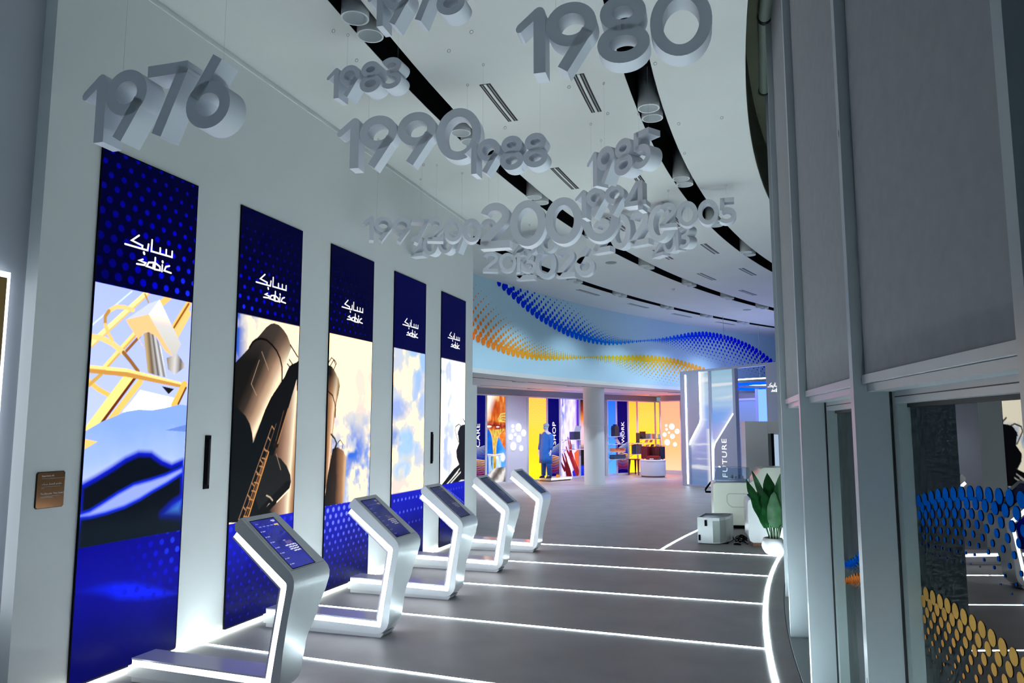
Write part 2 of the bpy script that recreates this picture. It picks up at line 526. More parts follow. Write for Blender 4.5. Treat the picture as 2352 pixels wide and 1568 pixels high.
FEAT = {
'rail0': [(-0.006,2.383),(0.316,2.674)],
'rail1': [(-0.007,2.251),(0.469,2.7)],
'rail2': [(0.117,2.105),(0.411,2.422)],
'rail2b': [(0.298,2.238),(0.415,2.361)],
'arc1a': [(0.128,2.503),(0.19,2.542),(0.262,2.549),(0.338,2.54)],
'arc1b': [(0.128,2.503),(0.099,2.46),(0.104,2.402),(0.133,2.348),(0.172,2.299)],
'arc2a': [(-0.011,2.307),(0.079,2.308),(0.174,2.279),(0.274,2.225)],
'arc2b': [(0.274,2.225),(0.34,2.171),(0.415,2.102)],
'beam': [(-0.013,2.109),(0.307,2.109),(0.906,2.032),(0.894,1.999),(0.311,2.055),(-0.009,2.062)],
'beamtop': [(-0.013,2.114),(0.307,2.114),(0.906,2.038),(0.904,2.021),(0.309,2.089),(-0.011,2.09)],
'diag': [(0.006,1.65),(0.347,2.072)],
'diagb': [(0.123,1.724),(0.393,2.055)],
'diag2': [(0.186,1.734),(0.44,2.027)],
'arclow': [(-0.01,2.011),(0.083,1.955),(0.202,1.907)],
'small': [(0.003,1.979),(0.098,2.06)],
'rdiag': [(0.885,2.672),(0.743,2.465)],
'rdiag2': [(0.89,2.595),(0.769,2.403)],
'rdiag3': [(0.597,2.627),(0.677,2.693)],
'thin': [(0.438,2.674),(0.475,2.618)],
'rpost': [(0.884,2.031),(0.785,1.865)],
'rpostb': [(0.901,2.005),(0.828,1.877)],
'white': [(0.444,1.967),(0.862,1.911),(0.766,1.827),(0.293,1.803),(0.362,1.873)],
'ducttop': [(0.275,2.46),(0.476,2.607),(0.581,2.656),(0.482,2.53)],
'ductfront': [(0.275,2.46),(0.482,2.53),(0.767,2.229),(0.664,2.273),(0.574,2.369),(0.465,2.398),(0.404,2.34),(0.475,2.255)],
'ductside': [(0.482,2.53),(0.581,2.656),(0.825,2.343),(0.76,2.223)],
'cyl': [(0.446,2.38),(0.491,2.399),(0.56,2.378),(0.62,2.3),(0.692,2.074),(0.595,2.083),(0.506,2.098)],
'cylaxis': [(0.465,2.388),(0.513,2.098),(0.587,2.381),(0.692,2.074)],
'cyl2': [(0.682,2.222),(0.794,2.264),(0.889,2.174),(0.776,2.1),(0.702,2.138)],
'machine': [(0.648,2.006),(0.776,1.991),(0.722,1.948)],
'fabric': [(-0.016,1.664),(0.122,1.733),(0.33,1.808),(0.442,1.824),(0.573,1.823),(0.695,1.842),(0.836,1.872),(0.933,1.867),(0.917,1.51),(0.969,0.755),(-0.014,0.864),(-0.05,1.643)],
'bluepatch': [(0.707,1.674),(0.921,1.717),(0.924,1.662)],
'fold': [(-0.012,1.309),(0.108,1.357),(0.234,1.414),(0.352,1.474),(0.463,1.51),(0.582,1.503),(0.694,1.44),(0.792,1.406),(0.905,1.437),(0.951,0.782),(-0.015,0.875),(-0.01,1.127)],
'band': [(-0.016,1.125),(0.074,1.139),(0.172,1.181),(0.3,1.239),(0.436,1.289),(0.595,1.312),(0.733,1.338),(0.909,1.388),(0.912,1.346),(0.753,1.278),(0.617,1.23),(0.501,1.183),(0.363,1.141),(0.203,1.114),(0.077,1.102),(-0.015,1.105)],
'patch': [(0.722,1.047),(0.813,1.108),(0.925,1.157),(0.927,1.007),(0.819,1.027)],
'streak': [(-0.014,0.64),(0.162,0.645),(0.346,0.631),(0.501,0.601),(0.729,0.518),(0.917,0.434),(0.735,0.437),(0.554,0.459),(0.355,0.506),(0.219,0.566),(-0.013,0.629)],
'silo': [(-0.044,2.217),(0.184,2.407),(0.263,2.485),(0.409,2.616),(0.466,2.651),(0.516,2.664),(0.588,2.658),(0.663,2.623),(0.73,2.573),(0.777,2.507),(0.796,2.457),(0.752,2.375),(0.677,2.215),(0.656,2.119),(0.555,2.008),(0.44,1.858),(0.356,1.688),(0.273,1.56),(-0.079,1.567),(-0.067,2.093)],
'siloaxis': [(-0.015,2.245),(0.593,2.228),(0.268,1.794),(0.796,2.457)],
'siloaxis2': [(0.184,2.407),(0.409,2.616),(0.671,2.215),(0.787,2.43)],
'ringband': [(0.175,2.4),(0.218,2.453),(0.263,2.482),(0.338,2.499),(0.416,2.493),(0.498,2.458),(0.572,2.409),(0.627,2.345),(0.663,2.265),(0.672,2.12)],
'leftdark': [(-0.101,1.907),(0.03,1.877),(0.08,1.844),(0.16,1.795),(0.223,1.726),(0.263,1.637),(0.278,1.56),(0.43,1.852),(0.508,1.966),(0.816,2.285),(1.051,2.231),(0.782,1.866),(0.624,1.487),(0.664,0.817),(-0.035,0.901)],
'darkcol': [(0.94,2.359),(0.897,2.329),(0.821,2.303),(0.769,2.273),(0.701,2.16),(0.651,2.113),(0.545,2.007),(0.428,1.82),(0.384,1.747),(0.642,1.749),(0.749,1.876),(0.948,2.221)],
'gap1': [(0.8,2.483),(0.905,2.389),(0.896,2.348),(0.832,2.307),(0.781,2.345),(0.792,2.43)],
'gap2': [(0.752,2.291),(0.774,2.274),(0.691,2.153),(0.656,2.125)],
'strut1': [(0.783,2.488),(0.911,2.383)],
'strut2': [(0.775,2.345),(0.832,2.301)],
'strut3': [(0.746,2.3),(0.785,2.274)],
'silo2': [(0.787,1.88),(0.907,2.164),(0.982,0.84),(0.66,0.875),(0.548,0.94),(0.861,1.11),(0.867,1.205),(0.79,1.332),(0.695,1.404),(0.583,1.442),(0.641,1.567)],
'silo2hl': [(0.888,1.763),(0.822,0.877)],
'tank': [(0.416,1.389),(0.497,1.438),(0.583,1.442),(0.695,1.404),(0.79,1.332),(0.853,1.247),(0.868,1.178),(0.849,1.118),(0.587,1.007),(0.402,0.942),(0.333,1.088)],
'beam2': [(0.812,1.148),(0.433,0.939)],
'hl2': [(0.498,1.08),(0.552,1.059),(0.591,1.027)],
'hl3': [(0.504,0.977),(0.56,1.007),(0.534,1.006)],
'lad1': [(0.782,1.873),(0.637,1.547)],
'lad1b': [(0.714,1.851),(0.608,1.574)],
'lad2': [(0.54,1.707),(0.125,0.911)],
'lad3': [(0.506,1.47),(0.25,0.909)],
'lad4': [(0.476,1.432),(0.22,0.912)],
'lad5': [(0.427,1.376),(0.187,0.91)],
'lad6': [(0.604,1.728),(0.383,1.262)],
'tri': [(0.56,1.541),(0.608,1.567),(0.654,1.539),(0.639,1.506),(0.573,1.508)],
'bluep2': [(0.058,2.541),(0.052,2.358),(0.014,2.262)],
's3a': [(-0.044,2.351),(0.065,2.336),(0.133,2.281),(0.204,2.214),(0.23,2.144),(0.211,2.059),(0.172,1.951),(0.146,1.82),(0.113,1.61),(0.077,1.252),(-0.033,0.954),(-0.107,2.346)],
's3b': [(0.12,1.47),(0.218,1.485),(0.332,1.446),(0.405,1.366),(0.4,1.235),(0.386,1.058),(0.362,0.862),(0.341,0.826),(-0.028,0.864),(0.038,1.197)],
's3ring': [(-0.019,2.079),(0.091,2.031),(0.139,1.95),(0.157,1.891),(0.153,1.803)],
's3lad': [(-0.013,2.365),(0.049,2.429),(0.116,2.405),(0.15,2.378),(0.099,2.309)],
's3lad2': [(0.021,2.332),(0.094,2.409),(0.129,2.365)],
's3pipe': [(0.084,1.622),(0.158,1.574),(0.194,1.527),(0.153,1.457)],
's3lad3': [(0.175,1.468),(0.226,1.538),(0.27,1.56),(0.329,1.512),(0.309,1.465)],
's3blue': [(0.508,1.435),(0.685,1.529),(0.473,1.171),(0.416,1.873),(0.82,1.881)],
's3edge': [(0.23,2.144),(0.155,1.844),(0.077,1.252)],
's4': [(0.68,2.6),(0.735,2.012),(0.155,1.925),(0.39,1.492),(0.308,1.16),(0.692,2.261),(0.05,1.54)],
's5': [(1.027,1.747),(0.82,1.729),(0.731,1.704),(0.645,1.621),(0.692,1.455),(0.586,1.343),(0.61,1.244),(0.699,1.141),(1.038,1.159)],
'conv': [(0.024,0.872),(0.506,1.086),(0.899,1.191),(1.037,1.21),(1.045,0.788)],
'cage5': [(0.67,1.472),(0.536,1.639),(0.556,1.704),(0.686,1.741),(0.798,1.704),(0.646,1.588)],
'ant5': [(0.85,1.822),(0.933,1.772)],
'sl1': [(0.242,0.879),(0.658,1.029)],
'sl2': [(0.385,0.885),(0.768,1.022)],
'sl3': [(0.64,0.867),(0.793,0.897),(0.928,0.888)],
'sl4': [(0.425,0.946),(0.723,1.074)]}

# ------------------------------------------------------------------ the room: floor, ceilings, walls
ZC = 4.97           # main ceiling
ZL = 2.85           # lower ceiling under the bulkhead
WX = -4.27          # face of the left wall

fl = MB().arcbox(28.55, 46.0, -30, 62, -0.20, 0.0, 1.5)
struct(fl.build('floor', M['floor']))

SLOTS = [(29.80, 30.06), (31.87, 32.12), (33.83, 34.05)]
edges = [28.98] + [e for s_ in SLOTS for e in s_] + [35.6]
cb = MB()
for r0, r1 in zip(edges[0::2], edges[1::2]):
    cb.arcbox(r0, r1, -30, 62, ZC, ZC + 0.12, 0.75)
ceiling = struct(cb.build('ceiling', M['ceiling']))
for r0, r1 in SLOTS:      # black light troughs between the ceiling bands
    tb = MB().arcbox(r0, r1, -30, 62, ZC + 0.55, ZC + 0.60, 0.75)
    tb.arcbox(r0 - 0.02, r0 - 0.0, -30, 62, ZC + 0.121, ZC + 0.60, 0.75)
    tb.arcbox(r1 + 0.0, r1 + 0.02, -30, 62, ZC + 0.121, ZC + 0.60, 0.75)
    tb.build('light_trough', M['black'], ceiling)
    lip = MB().arcbox(r0 - 0.001, r0 + 0.004, -30, 62, ZC + 0.004, ZC + 0.121, 0.75)
    lip.arcbox(r1 - 0.004, r1 + 0.001, -30, 62, ZC + 0.004, ZC + 0.121, 0.75)
    lip.build('trough_edge', M['black'], ceiling)

# left wall with its end pilaster
struct(MB().box(WX - 0.35, WX, 3.44, 11.03, 0, ZC + 0.11).build('wall_left', M['wall']))
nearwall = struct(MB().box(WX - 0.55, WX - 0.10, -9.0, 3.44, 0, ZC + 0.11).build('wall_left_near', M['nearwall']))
trim = MB().box(WX, WX + 0.012, 3.44, 11.03, ZC - 0.055, ZC - 0.03)
struct(trim.build('trim_1', M['wall']))
leaf = struct(MB().box(WX - 0.16, WX - 0.025, 11.03, 11.30, 0, 2.37).build('door_1', M['wall']))
hb = MB().box(WX - 0.08, WX - 0.05, 11.30, 11.325, 1.18, 1.46)
hb.build('door_handle', M['grey'], leaf)

# bulkhead: the curved upper wall that carries the dot print
bulk = struct(MB().arcbox(35.5, 35.7, 4, 62, ZL + 0.02, ZC, 0.5).build('wall_back_upper', M['bulk']))
# lower ceiling behind it, with two narrow light slots
LS = [(36.36, 36.46), (38.17, 38.25)]
lb = MB()
e2 = [35.490] + [e for s_ in LS for e in s_] + [39.6]
for r0, r1 in zip(e2[0::2], e2[1::2]):
    lb.arcbox(r0, r1, 4, 62, ZL, ZL + 0.10, 0.75)
lowc = struct(lb.build('ceiling_low', M['ceiling']))
for r0, r1 in LS:
    MB().arcbox(r0 - 0.01, r1 + 0.01, 4, 62, ZL + 0.101, ZL + 0.16, 0.75).build('light_trough', M['black'], lowc)
    MB().arcbox(r0 - 0.001, r0 + 0.004, 4, 62, ZL + 0.002, ZL + 0.101, 0.75).arcbox(r1 - 0.004, r1 + 0.001, 4, 62, ZL + 0.002, ZL + 0.101, 0.75).build('trough_edge', M['black'], lowc)

# panel wall of the far hall, then the return that turns towards the room
R_PW = 39.12
struct(MB().arcbox(R_PW, R_PW + 0.2, 4, 33.6, 0, ZL, 0.75).build('wall_back', M['header']))
fn_ret, L_ret = frame2((-3.36, 28.02), (2.9, 25.35))
rb = MB(); rb.prism([(0, 0), (L_ret, 0), (L_ret, ZL), (0, ZL)], fn_ret, -0.2, 0.0)
struct(rb.build('wall_back_return', M['header']))

# side of the hall seen through the facade and beyond: dark courtyard
ex = MB().arcbox(20.0, 20.2, -40, 60, -1.0, 9.0, 2.0)
ex.arcbox(20.2, 28.4, -40, 60, -1.0, -0.9, 2.0)
struct(ex.build('wall_courtyard', M['exterior']))

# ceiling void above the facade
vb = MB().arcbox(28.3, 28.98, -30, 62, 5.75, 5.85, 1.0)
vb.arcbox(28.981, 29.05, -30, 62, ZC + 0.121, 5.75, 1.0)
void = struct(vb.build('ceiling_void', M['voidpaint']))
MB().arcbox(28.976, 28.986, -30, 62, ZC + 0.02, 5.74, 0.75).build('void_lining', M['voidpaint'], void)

# ------------------------------------------------------------------ facade on the right: mullions, panes, transoms
FA = [-16, -13, -10, -7, -4, -1, 2, 5, 8, 11, 14, 17, 20]
R_FIN, R_FINB, R_GL = 28.80, 28.655, 28.595
facade = MB()
facade.arcbox(28.52, 28.81, -19, 23, 0.0, 0.02, 0.5)
facade = struct(facade.build('wall_right', M['alu2']))
kb = MB().arcbox(28.81, 28.818, -19, 23, 0.0, 0.012, 0.5)
kb.build('base_joint', M['gasket'], facade)
def radial(a):
    p = pol(1.0, a); q = pol(0.0, a)
    t = Vector((math.sin(R_(a)), math.cos(R_(a)), 0))          # along increasing angle
    def fn(r, t_, z):                                         # r radius, t_ tangential offset
        b = pol(r, a, z)
        return (b[0] + t.x * t_, b[1] + t.y * t_, z)
    return fn
for a in FA:
    fr = radial(a)
    mb = MB()
    mb.hexa([fr(R_FIN, -0.0, 0.02), fr(R_FIN, 0.055, 0.02), fr(R_FINB, 0.055, 0.02), fr(R_FINB, 0.0, 0.02)],
            [fr(R_FIN, -0.0, 5.7), fr(R_FIN, 0.055, 5.7), fr(R_FINB, 0.055, 5.7), fr(R_FINB, 0.0, 5.7)])
    mu = mb.build('mullion', M['alu'], facade)
    for zz in (3.05, 0.62):
        MB().add([fr(R_FIN + 0.001, 0.022 + 0.006 * math.cos(k * math.pi / 4), zz + 0.02 * math.sin(k * math.pi / 4)) for k in range(8)], [tuple(range(8))]).build('fixing_hole', M['gasket'], mu)
for a0, a1 in zip(FA[1:], FA[:-1]):
    # bay seen from the room: from the far mullion (a0) to the near one (a1)
    fnb, LB = frame2(pol(R_GL, a0), pol(R_GL, a1))       # w points into the room
    pane = MB(); pane.prism([(0.05, 0.05), (LB - 0.05, 0.05), (LB - 0.05, 1.79), (0.05, 1.79)], fnb, -0.012, 0.0)
    po = pane.build('pane', M['glass'], facade)
    up = MB(); up.prism([(0.05, 1.90), (LB - 0.05, 1.90), (LB - 0.05, 5.7), (0.05, 5.7)], fnb, -0.012, 0.0)
    up.build('pane', M['glass'], facade)
    jb = MB()
    for u0, u1 in ((0.0, 0.065), (LB - 0.065, LB)):
        jb.prism([(u0, 0.02), (u1, 0.02), (u1, 5.7), (u0, 5.7)], fnb, -0.03, 0.052)
    jb.build('jamb', M['alu2'], facade)
    gk = MB()
    for u0, u1 in ((-0.002, 0.010), (LB - 0.010, LB + 0.002)):
        gk.prism([(u0, 0.02), (u1, 0.02), (u1, 5.7), (u0, 5.7)], fnb, 0.052, 0.0605)
    gk.build('gasket', M['gasket'], facade)
    tr = MB()
    tr.prism([(0.0, 1.853), (LB, 1.853), (LB, 1.887), (0.0, 1.887)], fnb, -0.03, 0.150)
    tr.prism([(0.066, 1.80), (LB - 0.066, 1.80), (LB - 0.066, 1.853), (0.066, 1.853)], fnb, -0.03, 0.058)
    tr.build('transom', M['alu'], facade)
    tg = MB(); tg.prism([(0.066, 1.826), (LB - 0.066, 1.826), (LB - 0.066, 1.830), (0.066, 1.830)], fnb, 0.058, 0.060)
    tg.prism([(0.066, 1.783), (LB - 0.066, 1.783), (LB - 0.066, 1.80), (0.066, 1.80)], fnb, -0.02, 0.012)
    tg.build('gasket', M['gasket'], facade)
    sl = MB(); sl.prism([(0.066, 0.02), (LB - 0.066, 0.02), (LB - 0.066, 0.07), (0.066, 0.07)], fnb, -0.03, 0.048)
    sl.build('bottom_frame', M['alu2'], facade)
    if a0 in (-7, -4):
        # dot film on the pane, blue above gold
        dm = MB(); cols = []
        def film(l0, l1, rows, px, shift, r0, c0, c1, us):
            for j in range(rows):
                f = j / (rows - 1)
                n = int(LB / px) + 2
                for i in range(n):
                    u = 0.03 + (i + 0.5 * (j % 2)) * px + shift
                    if u < 0.075 or u > LB - 0.075: continue
                    z0_ = np.interp(u, us, l0); z1_ = np.interp(u, us, l1)
                    r = r0 * (1 - 0.93 * f) ** 1.2
                    dm.disc(fnb, u, z0_ + (z1_ - z0_) * f, r, r, 0.002, 14)
                    cols.append(np.array(s2l(c0)) * (1 - f) + np.array(s2l(c1)) * f)
        us = [0.07, 0.35, 0.63, 0.92, 1.2, 1.5]
        if a0 == -7:
            film([1.388, 1.441, 1.472, 1.481, 1.47, 1.44], [1.16, 1.17, 1.19, 1.12, 1.05, 1.0], 9, 0.0715, 0.0, 0.0265, (0, 95, 200), (0, 70, 170), us)
            film([1.022, 1.026, 1.012, 0.975, 0.92, 0.85], [0.74, 0.70, 0.62, 0.53, 0.45, 0.40], 9, 0.0715, 0.02, 0.0285, (205, 160, 85), (200, 125, 70), us)
        else:
            film([0.87, 0.945, 1.06, 1.2, 1.3, 1.388], [0.84, 0.87, 0.93, 1.02, 1.1, 1.16], 8, 0.0715, 0.0, 0.018, (0, 85, 190), (0, 70, 170), us)
            film([0.77, 0.85, 0.91, 0.97, 1.0, 1.022], [0.76, 0.78, 0.78, 0.76, 0.75, 0.74], 8, 0.0715, 0.02, 0.020, (190, 105, 50), (185, 105, 45), us)
        me = dm.mesh('dot_film', tuple(facade.location), fix=False)
        at = me.color_attributes.new('picture', 'FLOAT_COLOR', 'CORNER')
        arr = np.concatenate([np.tile(np.append(c, 1.0), (14, 1)) for c in cols]).ravel().astype(np.float32)
        at.data.foreach_set('color', arr)
        if 'film' not in M: M['film'] = printmat('dot_film_print', 0.9)
        me.materials.append(M['film'])
        ob = bpy.data.objects.new('dot_film', me); COL.objects.link(ob); ob.parent = po
        ob['kind'] = 'stuff'
        ob['label'] = 'blue and gold halftone dots stuck on the glass'

BL_NAMES = {-7: 'grey roller blind filling the top right of the view above the dotted glass pane',
            -4: 'narrow grey roller blind just left of the large nearest one',
            -1: 'slim grey roller blind with orange sheen on its bottom rail',
            2: 'farthest visible sliver of grey roller blind above the potted plant'}
for a0, a1 in zip(FA[1:], FA[:-1]):
    if a0 not in (-7, -4, -1, 2): continue
    fnb, LB = frame2(pol(28.755, a0), pol(28.755, a1))
    root = empty('roller_blind', fnb(LB / 2, 1.89, 0), 0, BL_NAMES[a0], 'blind', 'roller blinds on the curved glass wall')
    f_ = MB(); f_.prism([(0.02, 1.92), (LB - 0.065, 1.92), (LB - 0.065, 5.30), (0.02, 5.30)], fnb, -0.004, 0.0)
    f_.build('fabric', M['fabric'], root)
    r_ = MB(); r_.prism([(0.012, 1.889), (LB - 0.06, 1.889), (LB - 0.06, 1.926), (0.012, 1.926)], fnb, -0.02, 0.012)
    r_.build('bottom_rail', M['alu'], root)
    t_ = MB(); t_.tube([fnb(0.03, 5.30, 0.05), fnb(LB - 0.03, 5.30, 0.05)], 0.055, 14)
    t_.build('roller_tube', M['tube'], root, smooth='auto')
    t2 = MB(); t2.tube([fnb(-0.01, 5.30, 0.05), fnb(0.03, 5.30, 0.05)], 0.062, 14)
    t2.build('end_cap', M['gasket'], root, smooth='auto')

# ------------------------------------------------------------------ dot waves printed on the bulkhead
BL0 = [(14.01,4.95),(14.96,4.75),(15.88,4.55),(16.88,4.37),(17.91,4.24),(18.91,4.12),(20.0,4.06),(20.99,4.02),(22.01,4.02),(23.05,4.07),(24.23,4.18),(25.44,4.28),(26.66,4.38),(27.9,4.51),(29.29,4.66),(30.7,4.77),(31.98,4.77),(33.27,4.71),(34.68,4.55),(35.71,4.37),(36.99,4.04),(39,3.4)]
BL1 = [(14.0,5.64),(15.84,5.46),(17.67,5.19),(19.69,4.9),(21.01,4.58),(22.14,4.38),(23.29,4.27),(24.47,4.26),(25.44,4.28),(26.65,4.24),(27.87,4.1),(29.24,3.98),(30.62,3.8),(31.89,3.71),(33.17,3.6),(34.58,3.45),(36.91,3.25),(39,3.0)]
OR0 = [(8,4.3),(11.88,3.68),(12.36,3.62),(13.42,3.5),(14.48,3.42),(15.53,3.38),(16.62,3.37),(17.74,3.4),(19.11,3.47),(20.64,3.57),(22.22,3.65),(23.27,3.69),(25.04,3.76),(26.62,3.78),(28.1,3.76),(29.34,3.67),(30.47,3.57),(33,3.2)]
OR1 = [(8,5.9),(11.86,5.07),(12.56,4.85),(14.29,4.32),(16.22,3.87),(18.27,3.69),(19.33,3.62),(20.64,3.57),(22.67,3.38),(24.41,3.16),(26.2,2.96),(28.16,2.84),(30.4,2.66),(33,2.4)]
def dot_wave(name, l0, l1, a_from, a_to, pinch, rmax, stops, lines, label, seedless=None):
    mb = MB(); cols = []
    step = math.degrees(0.205 / 35.5)
    n = int((a_to - a_from) / step)
    for j in range(lines):
        f = j / (lines - 1.0)
        for i in range(n):
            a = a_from + (i + 0.5 * (j % 2)) * step
            z0 = np.interp(a, [p[0] for p in l0], [p[1] for p in l0]); z1 = np.interp(a, [p[0] for p in l1], [p[1] for p in l1])
            z = z0 + (z1 - z0) * f
            spread = min(1.0, abs(z1 - z0) / 0.75)
            k = 0.40 + 0.60 * spread
            r = rmax * k * (1 - 0.93 * f ** 0.6)
            if r < 0.008 or z + r * 0.2 > ZC or z - r < ZL: continue
            m = 12
            vs = []
            for q in range(m):
                t = 2 * math.pi * q / m
                zz = min(z + r * math.sin(t), ZC - 0.001)
                vs.append(pol(35.494, a + math.degrees(r * math.cos(t) / 35.5), zz))
            mb.add(vs, [tuple(range(m))])
            c = np.array([np.interp(a, [s_[0] for s_ in stops], [s_[1][k2] for s_ in stops]) for k2 in range(3)])
            cols.append(np.array(s2l(c)))
    me = mb.mesh(name, fix=False)
    at = me.color_attributes.new('picture', 'FLOAT_COLOR', 'CORNER')
    at.data.foreach_set('color', np.concatenate([np.tile(np.append(c, 1.0), (12, 1)) for c in cols]).ravel().astype(np.float32))
    me.materials.append(M['film'])
    ob = bpy.data.objects.new(name, me); COL.objects.link(ob); ob.parent = bulk
    ob['kind'] = 'stuff'; ob['label'] = label
dot_wave('blue_dot_wave', BL0, BL1, 14.0, 38.6, 25.4, 0.090, [(14, (0, 40, 225)), (18, (0, 85, 250)), (23, (0, 150, 255)), (26, (40, 140, 255)), (30, (0, 60, 255)), (38, (0, 0, 255))], 10, 'wave of blue printed dots on the curved upper wall')
dot_wave('gold_dot_wave', OR0, OR1, 10.0, 32.5, 20.6, 0.088, [(11, (255, 110, 45)), (15, (250, 160, 50)), (18, (245, 190, 45)), (22, (235, 210, 40)), (26, (255, 200, 50)), (31, (255, 165, 70))], 11, 'wave of orange and gold printed dots on the curved upper wall')

# ------------------------------------------------------------------ downlights in the troughs
def downlight_meshes():
    body = MB().lathe([(0.111, 0.0), (0.111, 0.40)], (0, 0, 0), 28, close_top=True)
    bm_ = body.mesh('housing', smooth=True); bm_.materials.append(M['lampwhite'])
    rim = MB().lathe([(0.111, 0.0), (0.111, -0.004), (0.097, -0.004), (0.097, 0.002)], (0, 0, 0), 28)
    rm = rim.mesh('rim', smooth=False); rm.materials.append(M['lampin'])
    ref = MB().lathe([(0.099, 0.0), (0.090, 0.05), (0.070, 0.14)], (0, 0, 0), 28, close_top=True)
    fm = ref.mesh('reflector', smooth=True); fm.materials.append(M['lampin'])
    return [('housing', bm_), ('rim', rm), ('reflector', fm)]
DL = downlight_meshes()
DLS = downlight_small = None
def downlight(p, label, group):
    e = empty('downlight', p, 0, label, 'downlight', group)
    for n_, me in DL:
        o = bpy.data.objects.new(n_, me); COL.objects.link(o); o.parent = e
    return e
ordw = ['first', 'second', 'third', 'fourth', 'fifth', 'sixth', 'seventh', 'eighth', 'ninth', 'tenth', 'eleventh', 'twelfth', 'thirteenth', 'fourteenth']
slotname = {0: 'right black ceiling slot', 1: 'middle black ceiling slot', 2: 'leftmost black ceiling slot'}
PAIRS = {0: [0.69, 5.13, 9.45, 14.05, 18.4, 22.7], 1: [-3.68, 0.66, 5.11, 9.5, 14.25, 18.45, 22.4, 26.1], 2: [11.6, 15.2, 18.92, 23.15, 26.85, 30.4]}
FILL_AT = []
for si, (r0, r1) in enumerate(SLOTS):
    n_ = 0
    for a in PAIRS[si]:
        for da, side in ((-0.25, 'nearer'), (0.25, 'farther')):
            dl_ = downlight(pol((r0 + r1) / 2, a + da, 4.932), 'white cylinder downlight, %s of the %s pair along the %s' % (side, ordw[n_], slotname[si]), 'cylinder downlights in the ceiling slots')
            if si == 2 and side == 'nearer': FILL_AT.append((dl_, a))
        n_ += 1
def spot_in(parent, z, watts, ang, tilt, cone, colr):
    d = bpy.data.lights.new('fill_spot', 'SPOT')
    d.energy = watts; d.spot_size = R_(cone); d.spot_blend = 0.7; d.shadow_soft_size = 0.004; d.color = colr
    o = bpy.data.objects.new('fill_spot', d); COL.objects.link(o); o.parent = parent; o.location = (0, 0, z)
    t = R_(tilt); a_ = R_(ang)
    v = Vector((-math.cos(a_) * math.sin(t), math.sin(a_) * math.sin(t), -math.cos(t)))   # tilt > 0 leans outwards from the ring's centre
    o.rotation_euler = v.to_track_quat('-Z', 'Y').to_euler()
for dl_, a in FILL_AT: spot_in(dl_, -0.006, HIGH_FILL, a, 8, 112, (0.66, 0.84, 1.0))  # added fill spots that brighten the column and far floor
# flat downlight pairs in the lower ceiling slots
lm = MB()
for (x0_, x1_, y0_, y1_) in ((-0.13, -0.12, -0.06, 0.06), (0.12, 0.13, -0.06, 0.06), (-0.12, 0.12, -0.06, -0.05), (-0.12, 0.12, 0.05, 0.06)):
    lm.box(x0_, x1_, y0_, y1_, -0.02, 0.10)
lm.box(-0.12, 0.12, -0.05, 0.05, 0.088, 0.10)
lm = lm.mesh('lamp_box'); lm.materials.append(M['lampwhite'])
for si, (r, angs) in enumerate([(36.41, [12.2, 17.6, 21.6, 25.9, 29.9, 34]), (38.21, [18.0, 22.3, 27.9, 31.9, 36])]):
    for k, a in enumerate(angs):
        for da, side in ((-0.22, 'left'), (0.22, 'right')):
            p = pol(r, a + da, ZL)
            e = empty('recessed_lamp', p, 0, '%s lamp of the %s pair in the %s low ceiling slot' % (side, ordw[k], ('front', 'rear')[si]), 'lamp', 'lamps in the low ceiling slots')
            o = bpy.data.objects.new('lamp_box', lm); COL.objects.link(o); o.parent = e
            o.rotation_euler = (0, 0, math.pi / 2 - R_(a + da))
            if side == 'left':      # fill spot added under one lamp per pair; front row leans to the panels
                spot_in(e, -0.022, LOW_FILL, a + da, (38, -8)[si], 105, (0.82, 0.86, 1.0))

# ------------------------------------------------------------------ air grilles, speakers, hooks
gi = 0
GR = [(31.37, [-5.8, -1.32, 3.16, 7.64, 12.1, 16.68, 21.2, 25.7], 'beside the middle slot'), (30.47, [-5.7, -1.21, 3.3, 7.9, 12.1, 16.7, 21.2], 'between the right and middle slots'), (34.45, [12.8, 16.97, 21.2, 25.13, 29.2], 'near the dotted wall')]
for r, starts, where in GR:
    for k, a in enumerate(starts):
        a1 = a + 1.66
        e = empty('air_grille', pol(r, a + 0.83, ZC), 0, 'dark twin-slot air grille %s, %s from the near end' % (where, ordw[k]), 'air grille', 'linear air grilles in the ceiling')
        MB().arcbox(r - 0.055, r - 0.014, a, a1, ZC - 0.003, ZC - 0.001, 0.6).arcbox(r + 0.014, r + 0.055, a, a1, ZC - 0.003, ZC - 0.001, 0.6).build('slot', M['gasket'], e)
        MB().arcbox(r - 0.012, r + 0.012, a, a1, ZC - 0.008, ZC - 0.001, 0.6).build('centre_bar', M['ceiling'], e)
        bb = MB()
        for q in (-0.034, 0.034):
            bb.arcbox(r + q - 0.005, r + q + 0.005, a + 0.02, a1 - 0.02, ZC - 0.006, ZC - 0.003, 0.6)
        bb.build('blade', M['grey'], e)
for k, (x, y) in enumerate([(-2.65, 14.49), (-0.13, 21.64)]):
    MBs = MB().lathe([(0.0, -0.012), (0.10, -0.012), (0.115, -0.004), (0.115, 0.0)], (x, y, ZC), 24)
    tag(MBs.build('ceiling_speaker', M['mesh'], None, (x, y, ZC), smooth=True), ['round grey ceiling speaker near the 2026 sign', 'round grey ceiling speaker close to the dotted wall at right'][k], 'speaker', 'round ceiling speakers')
sd = MB().lathe([(0.0, -0.045), (0.035, -0.04), (0.05, -0.015), (0.055, 0.0)], (-1.77, 17.76, ZC), 16)
tag(sd.build('smoke_detector', M['white'], None, (-1.77, 17.76, ZC), smooth=True), 'small white smoke detector between the two far ceiling slots', 'smoke detector')
